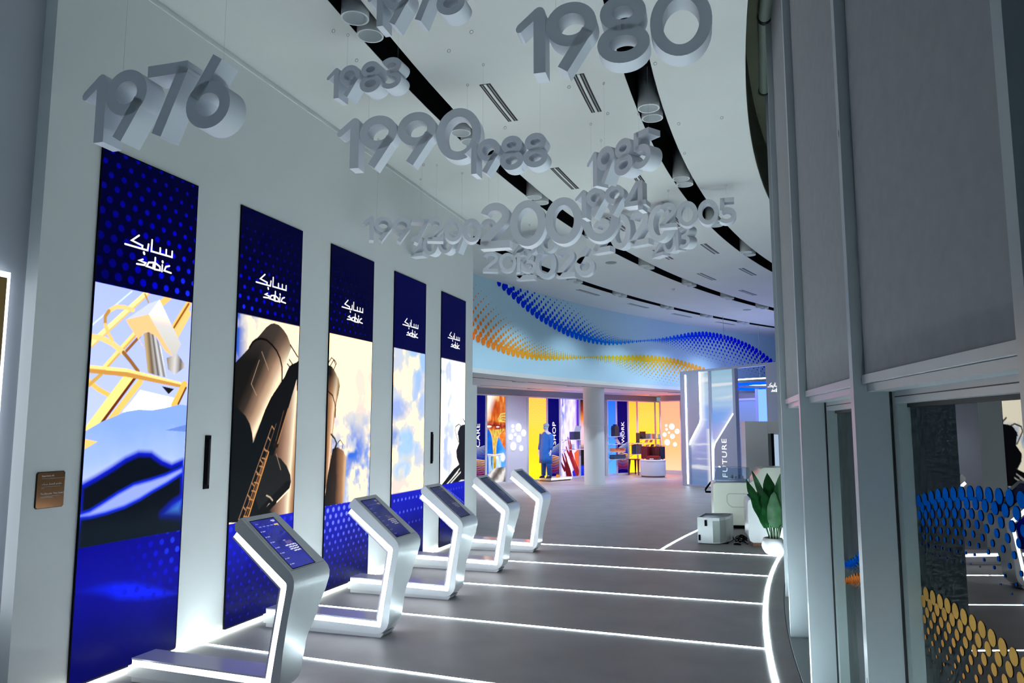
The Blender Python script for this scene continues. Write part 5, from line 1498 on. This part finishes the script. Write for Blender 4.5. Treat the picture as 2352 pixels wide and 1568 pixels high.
for k, (a, z) in enumerate([(32.25, 1.12), (32.62, 1.12), (32.33, .95), (32.72, .95)]):
    good('swatch', a, z, [('card', [pinkm, cardm, pinkm, ch][k], lean(-.08, .08, .11, .05, .08)), ('centre', [cardm, blu, cardm, red][k], lean(-.03, .03, .06, .03, .10))], None, ['pink and pale swatch, upper left of four', 'blue-centred swatch, upper right of four', 'pale pink swatch, lower left of four', 'black swatch with a red centre, lower right of four'][k], 'swatch', out=.17, group='swatches above the lower right shelf')
good('info_card', 33.1, 0.941, [('card', cardm, lambda m, f: m.prism(rect(-.09, .09, 0, .12), f, -.01, .01)), ('stand', dk, foot)], None, 'pale card on the lower right shelf near the peach panel', 'card')
good('binder_row', 31.42, 0.721, [('binder', [tealm, dk, tealm, dk, blu, cardm][k], (lambda m, f, k=k: m.prism([(-.20 + .065 * k, 0), (-.14 + .065 * k, 0), (-.14 + .065 * k, .33 + .012 * (k % 2)), (-.20 + .065 * k, .33 + .012 * (k % 3))], f, -.11, .11))) for k in range(6)], None, 'row of dark teal binders on the lower left shelf', 'binders')
good('info_card', 31.88, 0.721, [('card', cardm, lambda m, f: m.prism(rect(-.07, .07, 0, .16), f, .12, .13)), ('stand', dk, foot)], None, 'pale card beside the row of dark binders', 'card')
good('device_box', 26.45, 1.281, [('case', mat('black_case', (.02, .03, .05), .4), lambda m, f: m.prism(rect(-.16, .16, 0, .26), f, -.10, .10)), ('lid', cardm, lambda m, f: m.add([f(-.16, .26, -.10), f(.16, .26, -.10), f(.10, .44, -.20), f(-.20, .44, -.20), f(-.16, .27, -.11), f(.16, .27, -.11), f(.10, .45, -.21), f(-.20, .45, -.21)], [(0, 1, 2, 3), (7, 6, 5, 4), (0, 1, 5, 4), (1, 2, 6, 5), (2, 3, 7, 6), (3, 0, 4, 7)])), ('instrument', cardm, lambda m, f: m.prism(rect(-.04, .12, .05, .15), f, .10, .11))], None, 'black device box with an open pale lid on the violet panel', 'box')
for k, a in enumerate((26.3, 27.3)):
    good('info_card', a, 0.961, [('card', cardm, lambda m, f: m.prism(rect(-.06, .06, 0, .17), f, -.01, .01)), ('stand', dk, lambda m, f: m.prism(rect(-.06, .06, 0, .01), f, -.04, .05))], None, ['white card beneath the black device box', 'white card near the round column on the violet panel'][k], 'card')

# display drum with suitcases, small table
dx, dy = -3.42, 26.02
drum = empty('display_drum', (dx, dy, 0), 0, 'low white round display counter in front of the yellow panels', 'counter')
MB().lathe([(0.40, 0.0), (0.40, 0.05)], (dx, dy, 0), 36, close_bot=True).build('plinth', M['wood'], drum, smooth='auto')
MB().lathe([(0.43, 0.05), (0.435, 0.06), (0.435, 0.54)], (dx, dy, 0), 40, close_bot=True).build('body', M['white'], drum, smooth='auto')
MB().lathe([(0.435, 0.54), (0.445, 0.545), (0.445, 0.575), (0.43, 0.585), (0.0, 0.585)], (dx, dy, 0), 40).build('top', M['white'], drum, smooth='auto')
def suitcase(x, y, z, w, d, hgt, m, label, yaw=-.35):
    e = empty('suitcase', (x, y, z), 0, label, 'suitcase', 'suitcases on the white drum')
    c, s_ = math.cos(yaw), math.sin(yaw)
    fn = lambda u, v, q: (x + c * u - s_ * q, y + s_ * u + c * q, z + v)
    b = .02
    MB().prism([(-w / 2 + b, .02), (w / 2 - b, .02), (w / 2, .02 + b), (w / 2, hgt - b), (w / 2 - b, hgt), (-w / 2 + b, hgt), (-w / 2, hgt - b), (-w / 2, .02 + b)], fn, -d / 2, d / 2).build('shell', m, e)
    g = MB()
    for k in range(4): g.prism(rect(-w / 2 + .03 + k * (w - .06) / 4, -w / 2 + .045 + k * (w - .06) / 4, .05, hgt - .04), fn, -d / 2 - .006, -d / 2)
    g.build('rib', m, e)
    MB().tube([fn(-.06, hgt, 0), fn(-.06, hgt + .03, 0), fn(.06, hgt + .03, 0), fn(.06, hgt, 0)], .008, 6).build('grip', M['blackmetal'], e)
    for u in (-w / 2 + .04, w / 2 - .04):
        MB().tube([fn(u, .011, -.012), fn(u, .011, .012)], .011, 8).build('wheel', M['blackmetal'], e)
Zd = .585
suitcase(dx - .26, dy + .10, Zd, .24, .18, .45, red, 'tall dark red suitcase at the left of the white drum')
suitcase(dx - .03, dy + .25, Zd, .17, .15, .44, mat('maroon_case', (.09, .012, .016), .4), 'maroon suitcase behind the open red case')
suitcase(dx + .17, dy + .16, Zd, .16, .16, .45, mat('wine_case', (.12, .012, .016), .4), 'wine red suitcase right of centre on the drum')
suitcase(dx + .335, dy + .06, Zd, .10, .16, .45, blu, 'petrol blue suitcase at the right edge of the drum')
oc = empty('open_case', (dx + .04, dy - .15, Zd), 0, 'bright red open case lying in front of the suitcases', 'case')
fo = lambda u, v, q: (dx + .04 + .94 * u + .34 * q, dy - .15 - .34 * u + .94 * q, Zd + v)
MB().prism([(-.21, 0), (.21, 0), (.23, .08), (-.23, .08)], fo, -.12, .12).build('tray', red, oc)
MB().prism([(-.22, .085), (.22, .085), (.20, .13), (-.20, .13)], fo, -.05, .13).build('lid', redb, oc)
MB().prism(rect(-.07, .07, .02, .05), fo, -.135, -.12).build('label_card', M['white'], oc)
tx, ty = -4.10, 26.90
tb = empty('side_table', (tx, ty, 0), 0, 'small dark wooden table left of the white drum', 'table')
ft = lambda u, v, q: (tx + .88 * u + .47 * q, ty - .47 * u + .88 * q, v)
MB().prism(rect(-.24, .24, .53, .56), ft, -.22, .22).build('top', M['darkwood'], tb)
for u, q in ((-.19, -.17), (.19, -.17), (.19, .17), (-.19, .17)):
    MB().hexa([ft(u * 1.15 - .014, 0, q * 1.15 - .014), ft(u * 1.15 + .014, 0, q * 1.15 - .014), ft(u * 1.15 + .014, 0, q * 1.15 + .014), ft(u * 1.15 - .014, 0, q * 1.15 + .014)], [ft(u - .03, .53, q - .03), ft(u + .03, .53, q - .03), ft(u + .03, .53, q + .03), ft(u - .03, .53, q + .03)]).build('leg', M['darkwood'], tb)
sc_ = empty('table_sample', (tx + .35, ty + .25, 0), 0, 'small white and amber block on the floor under the table', 'sample')
MB().box(tx + .28, tx + .42, ty + .18, ty + .32, 0, .07).build('amber_base', M['wood'], sc_)
MB().box(tx + .27, tx + .43, ty + .17, ty + .33, .07, .12).build('white_top', M['white'], sc_)

# ------------------------------------------------------------------ portal lettered FUTURE
PA = (-2.063, 22.577); PB = (0.95, 19.437)
fp, LP_ = frame2(PA, PB)
portal = empty('future_portal', (-0.6, 21.05, 0), 0, 'tall grey lit portal wall lettered FUTURE at the right of the hall', 'portal')
def pp(name, poly, m, d0=-0.06, d1=0.06): return MB().prism(poly, fp, d0, d1).build(name, m, portal)
pp('top_beam', rect(0, LP_, 3.27, 3.33), M['portal']); pp('bottom_beam', rect(0, 2.30, 0.0, 0.05), M['portal'])
w1 = [(0.842, 3.27), (0.842, 1.92), (0.80, 1.80), (0.375, 1.29), (0.34, 1.20), (0.33, 0.05)]
pp('left_panel', [(0.0, 0.05), (0.33, 0.05)] + w1[::-1][1:] + [(0.0, 3.27)], M['portal'])
pp('light_line', rect(0.225, 0.275, 0.06, 3.22), M['ledwhite'], 0.061, 0.07)
def edge(pts, w=0.035): return MB().stroke(pts, w, fp, 0.035, 0.062).build('light_edge', M['ledwhite'], portal)
edge([(a + .02, b) for a, b in w1[:5]]); 
pp('post', rect(1.235, 1.29, 0.05, 3.27), M['portal']); pp('post', rect(2.21, 2.31, 0.05, 3.27), M['portal'])
w2 = [(2.20, 2.03), (1.47, 1.24), (1.41, 1.10), (1.37, 0.05)]
fpn = pp('lettered_panel', [(1.37, 0.05), (2.21, 0.05), (2.21, 2.03)] + w2[1:3], M['portal'])
edge([(2.20, 2.05)] + [(a - .02, b + .01) for a, b in w2[1:]])
vs, fs = text_polys('FUTURE', 0.205 / 0.73, 0.002, 1.15)
k_ = 1.03 / vs[:, 0].max()
MB().add([fp(1.915 - b * .98, 0.345 + a * k_, 0.064) for a, b in vs], fs).build('lettering', M['textwhite'], portal)
pp('right_panel', [(3.44, 0.0), (LP_, 0.0), (LP_, 3.27), (3.44, 3.27)], M['portal'])
lsc = lambda u, v, w: fp(3.50 + (u - .228) * 1.02, 2.585 + (v - 2.88) * 1.02, w + 0.06)
logo_mb(lsc, 0.015, (0.002, 0.006)).build('logo', M['textwhite'], portal, fix=False)
# luminous bent panes between the posts
def panepic(seed):
    def paint(p, w, h):
        U, V = p.X / w, p.Z / h
        n = p.noise(1.2, seed, 5, sx=.4, sz=5)
        p.put(np.ones_like(U), p.grad(V + (n - .5) * .25, [(0, (110, 140, 190)), (.2, (150, 160, 210)), (.4, (170, 176, 240)), (.6, (130, 176, 250)), (.75, (190, 220, 246)), (1, (150, 196, 220))]))
        p.put(np.clip((n - .60) * 7, 0, .8), (246, 250, 255))
    return paint
M['pane'] = screenmat('luminous_pane', 0.85, 0.01, 0.3)
for nm, poly, (u0, u1, v0, v1), seed in (('luminous_pane', w1 + [(1.235, 0.05), (1.235, 3.27)], (0.33, 1.235, 0.05, 3.27), 3), ('luminous_pane', [(1.29, 3.27), (1.29, 0.05), (1.37, 0.05)] + w2[::-1][1:] + [(2.21, 3.27)], (1.29, 2.21, 0.05, 3.27), 6)):
    n1, n2 = 40, 120
    pc = Pic(u1 - u0, v1 - v0, n1, n2); panepic(seed)(pc, u1 - u0, v1 - v0)
    ed_ = [(a - u0, b - v0) for a, b in (w1[:5] if seed == 3 else [(2.20, 2.05)] + w2[1:])]
    dd_ = pc.dist(ed_)
    pc.put(np.clip(np.exp(-dd_ / 0.10) * 1.1, 0, 1), (255, 255, 255))  # glow beside the light edges painted into the pane colour
    if seed == 3: pc.put(np.clip(1 - np.abs(pc.X - 0.78) / 0.13, 0, 1) * (pc.Z < 1.6) * .85, (248, 251, 255))
    else: pc.put(np.exp(-pc.X / 0.05) * (pc.Z < 1.3), (255, 255, 255))
    pic_obj(nm, lambda u, v, q, a=u0, b=v0: fp(u + a, v + b, -0.02 + q), u1 - u0, v1 - v0, n1, n2, pc.colors(), M['pane'], portal)
# ring light hanging behind the portal
rx_, ry_ = 0.9, 23.4
ring = empty('ring_light', (rx_, ry_, 2.9), 0, 'large ceiling ring glowing blue behind the portal opening', 'ring light')
MB().lathe([(1.85, 3.02), (1.90, 3.02), (1.90, 3.05), (1.85, 3.05), (1.85, 3.02)], (rx_, ry_, 0), 64).build('white_ring', M['ledwhite'], ring)
MB().lathe([(1.82, 2.86), (1.90, 2.86), (1.90, 2.93), (1.82, 2.93), (1.82, 2.86)], (rx_, ry_, 0), 64).build('blue_ring', M['ledblue'], ring)
MB().lathe([(1.80, 2.935), (1.92, 2.935), (1.92, 3.015), (1.80, 3.015), (1.80, 2.935)], (rx_, ry_, 0), 64).build('grey_ring', M['grey'], ring)
for k in range(4):
    a = k * math.pi / 2 + .4
    MB().tube([(rx_ + 1.87 * math.cos(a), ry_ + 1.87 * math.sin(a), 3.03), (rx_ + 1.87 * math.cos(a), ry_ + 1.87 * math.sin(a), ZC)], .006, 5).build('cable', M['cable'], ring)
# screens seen through the opening
g1 = empty('partition_board', (0.05, 23.4, 0), 0, 'teal grey partition seen through the portal opening', 'partition')
fg, Lg = frame2((-0.62, 24.1), (0.75, 22.7))
MB().prism(rect(0, 1.02, 0, 2.50), fg, -.05, .05).build('board', mat('teal_board', (.42, .60, .62), .4), g1)
for z in (0.85, 1.65): MB().prism(rect(0, 1.02, z, z + .012), fg, .05, .053).build('joint', M['grey'], g1)
MB().prism(rect(0, 1.02, 2.50, 2.56), fg, -.07, .07).build('top_rail', M['white'], g1)
g2 = empty('glowing_partition', (0.95, 22.3, 0), 0, 'pale sky blue glowing partition beside the teal one', 'partition')
MB().prism(rect(1.14, 2.15, 0.02, 2.80), fg, .10, .14).build('glow_panel', emat('sky_glow', (0.30, 0.62, 2.6), 1.0), g2)
MB().prism(rect(1.05, 1.14, 0.0, 2.82), fg, .08, .16).build('edge_post', M['portal'], g2)

# ------------------------------------------------------------------ reception corner on the right
rc = empty('reception_desk', (-0.2, 13.7, 0), 0, 'cream white moulded reception desk with a recessed oblong front', 'desk')
fr_, L_ = frame2((-0.73, 13.22), (1.15, 13.45))
body = [(0.0, .14), (.02, .09), (.06, .06), (1.42, .06), (1.42, 1.02), (.84, 1.02), (.78, 1.0), (.72, .90), (.66, .80), (.60, .765), (.03, .755), (0.0, .73)]
MB().prism(body, fr_, -.62, 0.0).build('body', M['cream'], rc)
MB().prism(rect(.08, 1.40, 0, .06), fr_, -.56, -.06).build('toe_kick', M['black'], rc)
MB().prism(rect(.0, .62, .755, .768), fr_, -.60, -.02).build('counter_edge', M['white'], rc)
op = [(.22, .55), (.25, .58), (1.2, .58), (1.2, .36), (.30, .36), (.25, .39), (.22, .44)]
MB().stroke(op + op[:1], .012, fr_, -.001, .004).build('front_groove', mat('groove', (.50, .52, .46), .5), rc)
# glass case on the desk
gc = empty('glass_case', (-0.45, 13.5, .77), 0, 'clear glass display case standing on the low end of the desk', 'display case')
for nm, poly, d in (('front_glass', rect(.05, .60, .77, 1.01), (-.08, -.076)), ('back_glass', rect(.05, .60, .77, 1.01), (-.46, -.456))):
    MB().prism(poly, fr_, *d).build(nm, M['clearglass'], gc)
MB().prism(rect(.05, .60, 1.006, 1.014), fr_, -.46, -.076).build('top_glass', M['clearglass'], gc)
eb = MB()
for u in (.05, .60): eb.prism(rect(u - .004, u + .004, .77, 1.014), fr_, -.084, -.074); eb.prism(rect(u - .004, u + .004, .77, 1.014), fr_, -.462, -.452)
for z in (.772, 1.010): eb.prism(rect(.05, .60, z - .004, z + .004), fr_, -.084, -.074)
eb.build('edge', M['grey'], gc)
MB().prism(rect(.28, .55, .80, .812), fr_, -.40, -.12).build('inner_tray', M['white'], gc)
for k in range(5): MB().prism(rect(.27 + .055 * k, .305 + .055 * k, .82, .86 + .02 * (k % 2)), fr_, -.30, -.25).build('exhibit', [M['white'], M['grey']][k % 2], gc)
# totem behind the desk
tt = empty('white_totem', (0.1, 14.6, 0), 0, 'tall pale totem with a dark slot in its right face behind the desk', 'totem')
f3, _ = frame2((-.195, 14.3), (.30, 14.42))
MB().prism(rect(0, .40, .0, 1.80), f3, -.35, 0).build('front_slab', M['white'], tt)
MB().prism(rect(.402, .62, 1.58, 1.80), f3, -.30, 0).build('top_block', M['white'], tt)
MB().prism(rect(.402, .62, .0, .70), f3, -.30, 0).build('lower_block', M['white'], tt)
MB().prism(rect(.402, .50, .702, 1.578), f3, -.28, -.16).build('niche', M['alu2'], tt)
MB().prism(rect(.505, .535, .702, 1.578), f3, -.20, -.10).build('dark_slot', M['black'], tt)
MB().prism(rect(.545, .60, .72, 1.56), f3, -.20, -.05).build('light_bar', emat('totem_light', s2l((190, 215, 240)), .8), tt)
# bench block
bk = empty('white_bench', (0.15, 11.6, 0), 0, 'white rounded bench block on a wooden foot behind the potted plant', 'bench')
f4, _ = frame2((-.155, 11.36), (.55, 11.44))
rb_ = [(.0, .14), (.015, .085), (.055, .06), (.55, .06), (.60, .10), (.60, .63), (.55, .67), (.05, .67), (.012, .65), (0, .60)]
MB().prism(rb_, f4, -.55, 0).build('seat_block', M['white'], bk)
MB().prism(rect(.06, .54, 0, .06), f4, -.50, -.05).build('foot', M['wood'], bk)
cu_ = empty('navy_cushion', (.03, 11.55, .67), 0, 'navy blue folded cloth lying on the white bench block', 'cloth')
MB().prism([(.05, .672), (.40, .672), (.42, .70), (.36, .735), (.12, .745), (.03, .70)], f4, -.40, -.06).build('cloth', M['navy'], cu_)
# small silver cabinet with cables
cbn = empty('silver_cabinet', (-.66, 11.7, 0), 0, 'small silver cabinet with rounded side lying on the floor', 'cabinet')
A_, B_, D_ = (-.874, 11.443), (-.645, 11.415), (-.40, 12.05)
out = [(-.874, 11.443), (-.655, 11.416), (-.56, 11.45), (-.48, 11.58), (-.42, 11.78), (-.385, 12.02), (-.41, 12.10), (-.80, 12.06)]
fz = lambda x, y, z: (x, y, z)
MB().prism(out, fz, .012, .355).build('body', M['steel'], cbn)
inn = [(-.655 + (x + .655) * .93, 11.75 + (y - 11.75) * .93) for x, y in out]
rimm = MB()
n_ = len(out)
vs = [(x, y, .355) for x, y in out] + [(x, y, .38) for x, y in out] + [(x, y, .38) for x, y in inn] + [(x, y, .35) for x, y in inn]
fs = []
for k in range(n_):
    l = (k + 1) % n_
    for q in range(3): fs.append((q * n_ + k, q * n_ + l, (q + 1) * n_ + l, (q + 1) * n_ + k))
rimm.add(vs, fs); rimm.build('raised_rim', M['steel'], cbn)
gp = MB()
for k in range(1, 4):
    (x0, y0), (x1, y1) = out[k], out[k + 1]
    nx_, ny_ = (y1 - y0), -(x1 - x0); l_ = math.hypot(nx_, ny_); nx_, ny_ = nx_ / l_ * .004, ny_ / l_ * .004
    gp.hexa([(x0, y0, .03), (x1, y1, .03), (x1 + nx_, y1 + ny_, .03), (x0 + nx_, y0 + ny_, .03)], [(x0, y0, .335), (x1, y1, .335), (x1 + nx_, y1 + ny_, .335), (x0 + nx_, y0 + ny_, .335)])
gp.build('side_grille', M['mesh'], cbn)
MB().box(-.77, -.735, 11.414, 11.428, .26, .345).build('latch', M['black'], cbn)
MB().box(-.862, -.832, 11.425, 11.439, .05, .13).build('socket', M['black'], cbn)
MB().box(-.80, -.45, 11.55, 11.95, 0.0, .012).build('foot_plate', M['black'], cbn)
cbl = MB()
pts = []
r3 = random.Random(3)
for k in range(70):
    t = k / 69.0 * 2 * math.pi * 5.3
    pts.append((-.265 + (.065 + .025 * math.sin(t * .37)) * math.cos(t), 11.70 + (.055 + .02 * math.cos(t * .53)) * math.sin(t), .012 + .05 * abs(math.sin(t * .43)) + .05 * max(0, math.sin(t))))
pts = [(-.39, 11.86, .05), (-.35, 11.76, .02)] + pts + [(-.20, 11.60, .01), (-.17, 11.56, .01)]
cbl.tube(pts, .006, 6)
tag(cbl.build('cable_coil', M['black'], None, (-.2, 11.86, 0)), 'tangled black power cable beside the silver cabinet', 'cable')
wd = MB().prism([(-.37, 11.48), (-.27, 11.46), (-.33, 11.56)], fz, 0, .02)
tag(wd.build('cable_plug', M['black'], None, (-.33, 11.65, 0)), 'black plug lying on the floor in front of the cable coil', 'plug')
# stand foot that peeps out left of the desk
sf = MB().tube([(-1.14, 17.6, .30), (-1.02, 17.6, .46), (-.86, 17.6, .46)], .025, 6).tube([(-1.14, 17.6, .30), (-1.14, 17.6, .24), (-.86, 17.6, .24)], .025, 6).tube([(-.88, 17.6, .46), (-.88, 17.6, 0.0)], .025, 6).box(-1.0, -.7, 17.45, 17.75, 0, .02)
tag(sf.build('stand_frame', M['black'], None, (-1.0, 17.6, 0)), 'black tubular stand peeping out left of the reception desk', 'stand')

# ------------------------------------------------------------------ potted plant
px_, py_ = 0.16, 10.80
plant = empty('potted_plant', (px_, py_, 0), 0, 'green broad-leaved plant in a white round pot by the glass wall', 'plant')
MB().lathe([(.075, 0.0), (.105, .02), (.138, .07), (.150, .12), (.142, .17), (.122, .215), (.112, .22), (.108, .20), (.104, .185)], (px_, py_, 0), 32, close_bot=True).build('pot', M['white'], plant, smooth=True)
MB().lathe([(.112, .188), (0.0, .19)], (px_, py_, 0), 20).build('soil', M['soil'], plant)
def leafmesh(base, tip, w, droop, twist, curl=.12):
    """broad paddle leaf: base, tip in space; width; slight fold along the rib"""
    b = Vector(base); t = Vector(tip); ax = t - b
    side = Vector((0.95, 0.3, 0)); side = side - ax.normalized() * side.dot(ax.normalized())
    side.normalize(); side = Matrix.Rotation(twist, 3, ax.normalized()) @ side
    nrm = side.cross(ax).normalized()
    n, m = 12, 3
    vs = []
    for i in range(n + 1):
        f = i / n
        c = b + ax * f - nrm * (droop * f * f) * ax.length
        ww = w * (math.sin(math.pi * min(1, f * .93 + .07)) ** .62) * (1 - .35 * f)
        if i == n: ww = .002
        for j in range(-m, m + 1):
            g = j / m
            vs.append(tuple(c + side * (g * ww) + nrm * (curl * abs(g) * ww + .012 * math.sin(f * 17 + g * 2) * abs(g))))
    fs = []
    k = 2 * m + 1
    for i in range(n):
        for j in range(k - 1):
            fs.append((i * k + j, i * k + j + 1, (i + 1) * k + j + 1, (i + 1) * k + j))
    return vs, fs
LEAVES = [((-.03, -.03), (-.31, .0, 1.00), .075, .38, .10, .25), ((.0, .05), (-.24, .12, 1.10), .045, .60, .05, -.3), ((.02, .04), (-.04, .14, 1.07), .115, .46, .02, .1),
          ((.05, -.05), (.16, -.08, 1.12), .115, .40, .06, -.35), ((-.02, -.05), (-.10, -.10, .86), .105, .36, .06, .5), ((.04, .0), (.10, .02, .98), .115, .40, .04, .2),
          ((.07, .03), (.24, .0, .66), .075, .36, .10, -.2), ((.02, -.06), (.03, -.14, .84), .095, .36, .04, -.5), ((-.04, .05), (-.17, .05, .82), .085, .34, .08, .15), ((.07, .0), (.20, .10, 1.02), .09, .44, .05, .4)]
for (ox, oy), (tx_, ty_, tz), w, bz, dr, tw in LEAVES:
    b0 = (px_ + ox, py_ + oy, .185)
    b1 = (px_ + ox * 1.1 + (tx_ - ox) * .22, py_ + oy + (ty_ - oy) * .22, bz)
    MB().tube([b0, (b0[0] * .5 + b1[0] * .5, b0[1] * .5 + b1[1] * .5, bz * .55 + .08), b1], [.011, .009, .007], 7).build('leaf_stalk', M['stem'], plant, smooth=True)
    vs, fs = leafmesh(b1, (px_ + tx_, py_ + ty_, tz), w * 1.15, dr * .4, tw)
    MB().add(vs, fs).build('leaf', M['leaf'], plant, smooth=True, fix=False)
dry = mat('dry_sheath', (.62, .60, .50), .7)
for k in range(4):
    MB().tube([(px_ - .03 + .035 * k, py_ - .06 + .02 * (k % 2), .18), (px_ - .04 + .04 * k, py_ - .06, .40 + .05 * (k % 2))], [.010, .003], 5).build('dry_sheath', dry, plant)

# ------------------------------------------------------------------ mannequin in a blue gown on its platform
mx, my = -6.303, 22.72
fpl, Lpl = frame2(pol(38.55, 23.95), pol(38.55, 25.5))
pf_ = empty('lit_platform', fpl(Lpl / 2, 0, 0), 0, 'low platform with a glowing white edge under the mannequin', 'platform')
MB().prism(rect(0, Lpl, .035, .11), fpl, -.40, .10).build('deck', M['white'], pf_)
MB().prism(rect(0.02, Lpl - .02, 0, .035), fpl, -.38, .06).build('base', M['wood'], pf_)
MB().prism(rect(0.0, Lpl, .05, .10), fpl, .101, .108).build('light_edge', emat('platform_light', (1, 1, .96), 2.2), pf_)
MAN = empty('mannequin', (mx, my, .11), R_(-24), 'pale mannequin in a blue surgical gown, cap and mask standing on the platform', 'mannequin')
skin = mat('mannequin_skin', (.62, .66, .74), .45); gown = mat('blue_gown', (.010, .14, .55), .7, noise=.15, nscale=8); trous = mat('blue_trousers', (.012, .10, .40), .75); capm = mat('pale_blue_cap', (.35, .60, .75), .7); shoem = mat('black_shoe', (.01, .01, .012), .5)
def skinned(name, verts, edges, radii, m, root=0, sub_=2):
    me = bpy.data.meshes.new(name)
    me.from_pydata(verts, edges, [])
    ob = bpy.data.objects.new(name, me); COL.objects.link(ob); ob.parent = MAN
    md = ob.modifiers.new('skin', 'SKIN')
    lay = me.skin_vertices[0].data if me.skin_vertices else None
    if lay is None:
        bpy.context.view_layer.objects.active = ob
        me.attributes
    for k, r in enumerate(radii):
        rr2 = r if isinstance(r, tuple) else (r, r)
        me.skin_vertices[0].data[k].radius = rr2
        me.skin_vertices[0].data[k].use_root = (k == root)
    md.use_smooth_shade = True
    sb_ = ob.modifiers.new('subd', 'SUBSURF'); sb_.levels = sub_; sb_.render_levels = sub_
    me.materials.append(m)
    return ob
def loft(rings, n=20):
    """rings: (cx, cy, cz, rx, ry)"""
    vs = []
    for cx2, cy2, cz2, rx2, ry2 in rings:
        for k in range(n):
            a = 2 * math.pi * k / n
            vs.append((cx2 + rx2 * math.cos(a), cy2 + ry2 * math.sin(a), cz2))
    fs = [tuple(range(n))[::-1]]
    for i in range(len(rings) - 1):
        for k in range(n):
            l = (k + 1) % n
            fs.append((i * n + k, i * n + l, (i + 1) * n + l, (i + 1) * n + k))
    fs.append(tuple(range((len(rings) - 1) * n, len(rings) * n)))
    return vs, fs
def part(name, vf, m, smooth=True):
    mb = MB().add(*vf)
    o = mb.build(name, m, MAN, (0, 0, 0), smooth=smooth)
    return o
# local axes: x to the mannequin's left as seen (right in view), -y towards the viewer, z up; stands 1.66 m
# body: one continuous surface from feet to crown, arms hanging, hands with five fingers
V = [(0, 0, .88), (0, 0, 1.05), (0, .01, 1.28), (0, .0, 1.40), (.0, -.01, 1.47), (.01, -.02, 1.54), (.015, -.025, 1.60), (.015, -.02, 1.645)]
RR = [(.13, .10), (.12, .095), (.145, .095), (.09, .07), (.052, .052), (.070, .078), (.076, .088), (.045, .05)]
E_ = [(i, i + 1) for i in range(7)]
def chain(start, pts, rs):
    prev = start
    for p_, r_2 in zip(pts, rs):
        V.append(p_); RR.append(r_2); E_.append((prev, len(V) - 1)); prev = len(V) - 1
    return prev
for s_ in (-1, 1):
    chain(0, [(s_ * .09, 0, .80), (s_ * .115, -.02 * s_, .45), (s_ * .13, .02, .09), (s_ * .135, -.09, .035)], [.085, .055, .042, .035])
    wr = chain(3, [(s_ * .17, .0, 1.36), (s_ * .215, .01, 1.10), (s_ * .235, -.05, .88), (s_ * .24, -.065, .82)], [.06, .044, .032, (.034, .02)])
    for fx, ln, r_f in ((-.024, .075, .0085), (-.008, .085, .009), (.008, .080, .009), (.023, .062, .008)):
        b_ = V[wr]
        chain(wr, [(b_[0] + fx, b_[1] - .012, b_[2] - .045), (b_[0] + fx, b_[1] - .022, b_[2] - .045 - ln * .55), (b_[0] + fx * .9, b_[1] - .034, b_[2] - .045 - ln)], [r_f, r_f * .95, r_f * .8])
    b_ = V[wr]
    chain(wr, [(b_[0] - s_ * .034, b_[1] - .030, b_[2] - .03), (b_[0] - s_ * .036, b_[1] - .048, b_[2] - .065)], [.010, .0085])
body_ = skinned('body', V, E_, RR, skin)
# face: nose, eyes, ears
fc = MB()
fc.add(*loft([(.015, -.105, 1.575, .006, .010), (.015, -.120, 1.580, .013, .014), (.015, -.108, 1.610, .006, .010)], 10))
part('nose', (fc.v, fc.f), skin)
for s_ in (-1, 1):
    part('ear', loft([(.015 + s_ * .083, -.02, 1.565, .008, .014), (.015 + s_ * .088, -.015, 1.59, .010, .022), (.015 + s_ * .083, -.02, 1.615, .006, .012)], 10), skin)
    part('eye', loft([(.015 + s_ * .030, -.098, 1.596, .010, .004), (.015 + s_ * .030, -.103, 1.603, .014, .006), (.015 + s_ * .030, -.098, 1.610, .010, .004)], 10), mat('eye_shade', (.30, .34, .42), .4))
part('mask', loft([(.015, -.060, 1.515, .035, .040), (.015, -.070, 1.54, .060, .052), (.015, -.075, 1.565, .064, .054), (.015, -.070, 1.585, .055, .045)], 18), mat('mask_blue', (.22, .52, .78), .7))
part('cap', loft([(.015, -.015, 1.618, .088, .100), (.015, -.012, 1.65, .090, .102), (.015, -.008, 1.685, .070, .080), (.015, -.005, 1.705, .030, .035)], 20), capm)
# gown: shoulders to below the knee, flaring to the left; sleeves
part('gown', loft([(-.03, .01, .46, .24, .16), (-.028, .005, .62, .23, .15), (-.02, 0, .85, .215, .145), (0, 0, 1.05, .190, .135), (0, .005, 1.25, .195, .125), (0, .005, 1.34, .185, .110), (0, 0, 1.40, .125, .085), (0, -.005, 1.435, .072, .066)], 26), gown)
for s_ in (-1, 1):
    pts2 = [(s_ * .165, .0, 1.36), (s_ * .20, .008, 1.22), (s_ * .218, .01, 1.10), (s_ * .232, -.03, .96), (s_ * .238, -.055, .875)]
    part('sleeve', ((lambda m: (m.v, m.f))(MB().tube(pts2, [.085, .074, .066, .058, .044], 14))), gown)
    pts3 = [(s_ * .09, 0, .80), (s_ * .11, -.015 * s_, .48), (s_ * .13, .02, .07)]
    part('trouser_leg', ((lambda m: (m.v, m.f))(MB().tube(pts3, [.105, .085, .072], 14))), trous)
    part('shoe', loft([(s_ * .138, -.04, .0, .048, .125), (s_ * .138, -.045, .03, .050, .13), (s_ * .136, -.02, .065, .045, .09), (s_ * .132, .01, .09, .04, .05)], 16), shoem)
blk = empty('yellow_block', fpl(Lpl * .38, .11, -.02), 0, 'small yellow block between the shoes of the mannequin', 'block')
MB().prism([(Lpl * .34, .111), (Lpl * .46, .111), (Lpl * .44, .20), (Lpl * .36, .20)], fpl, .0, .07).build('block', mat('yellow_block', (.85, .45, .06), .5), blk)
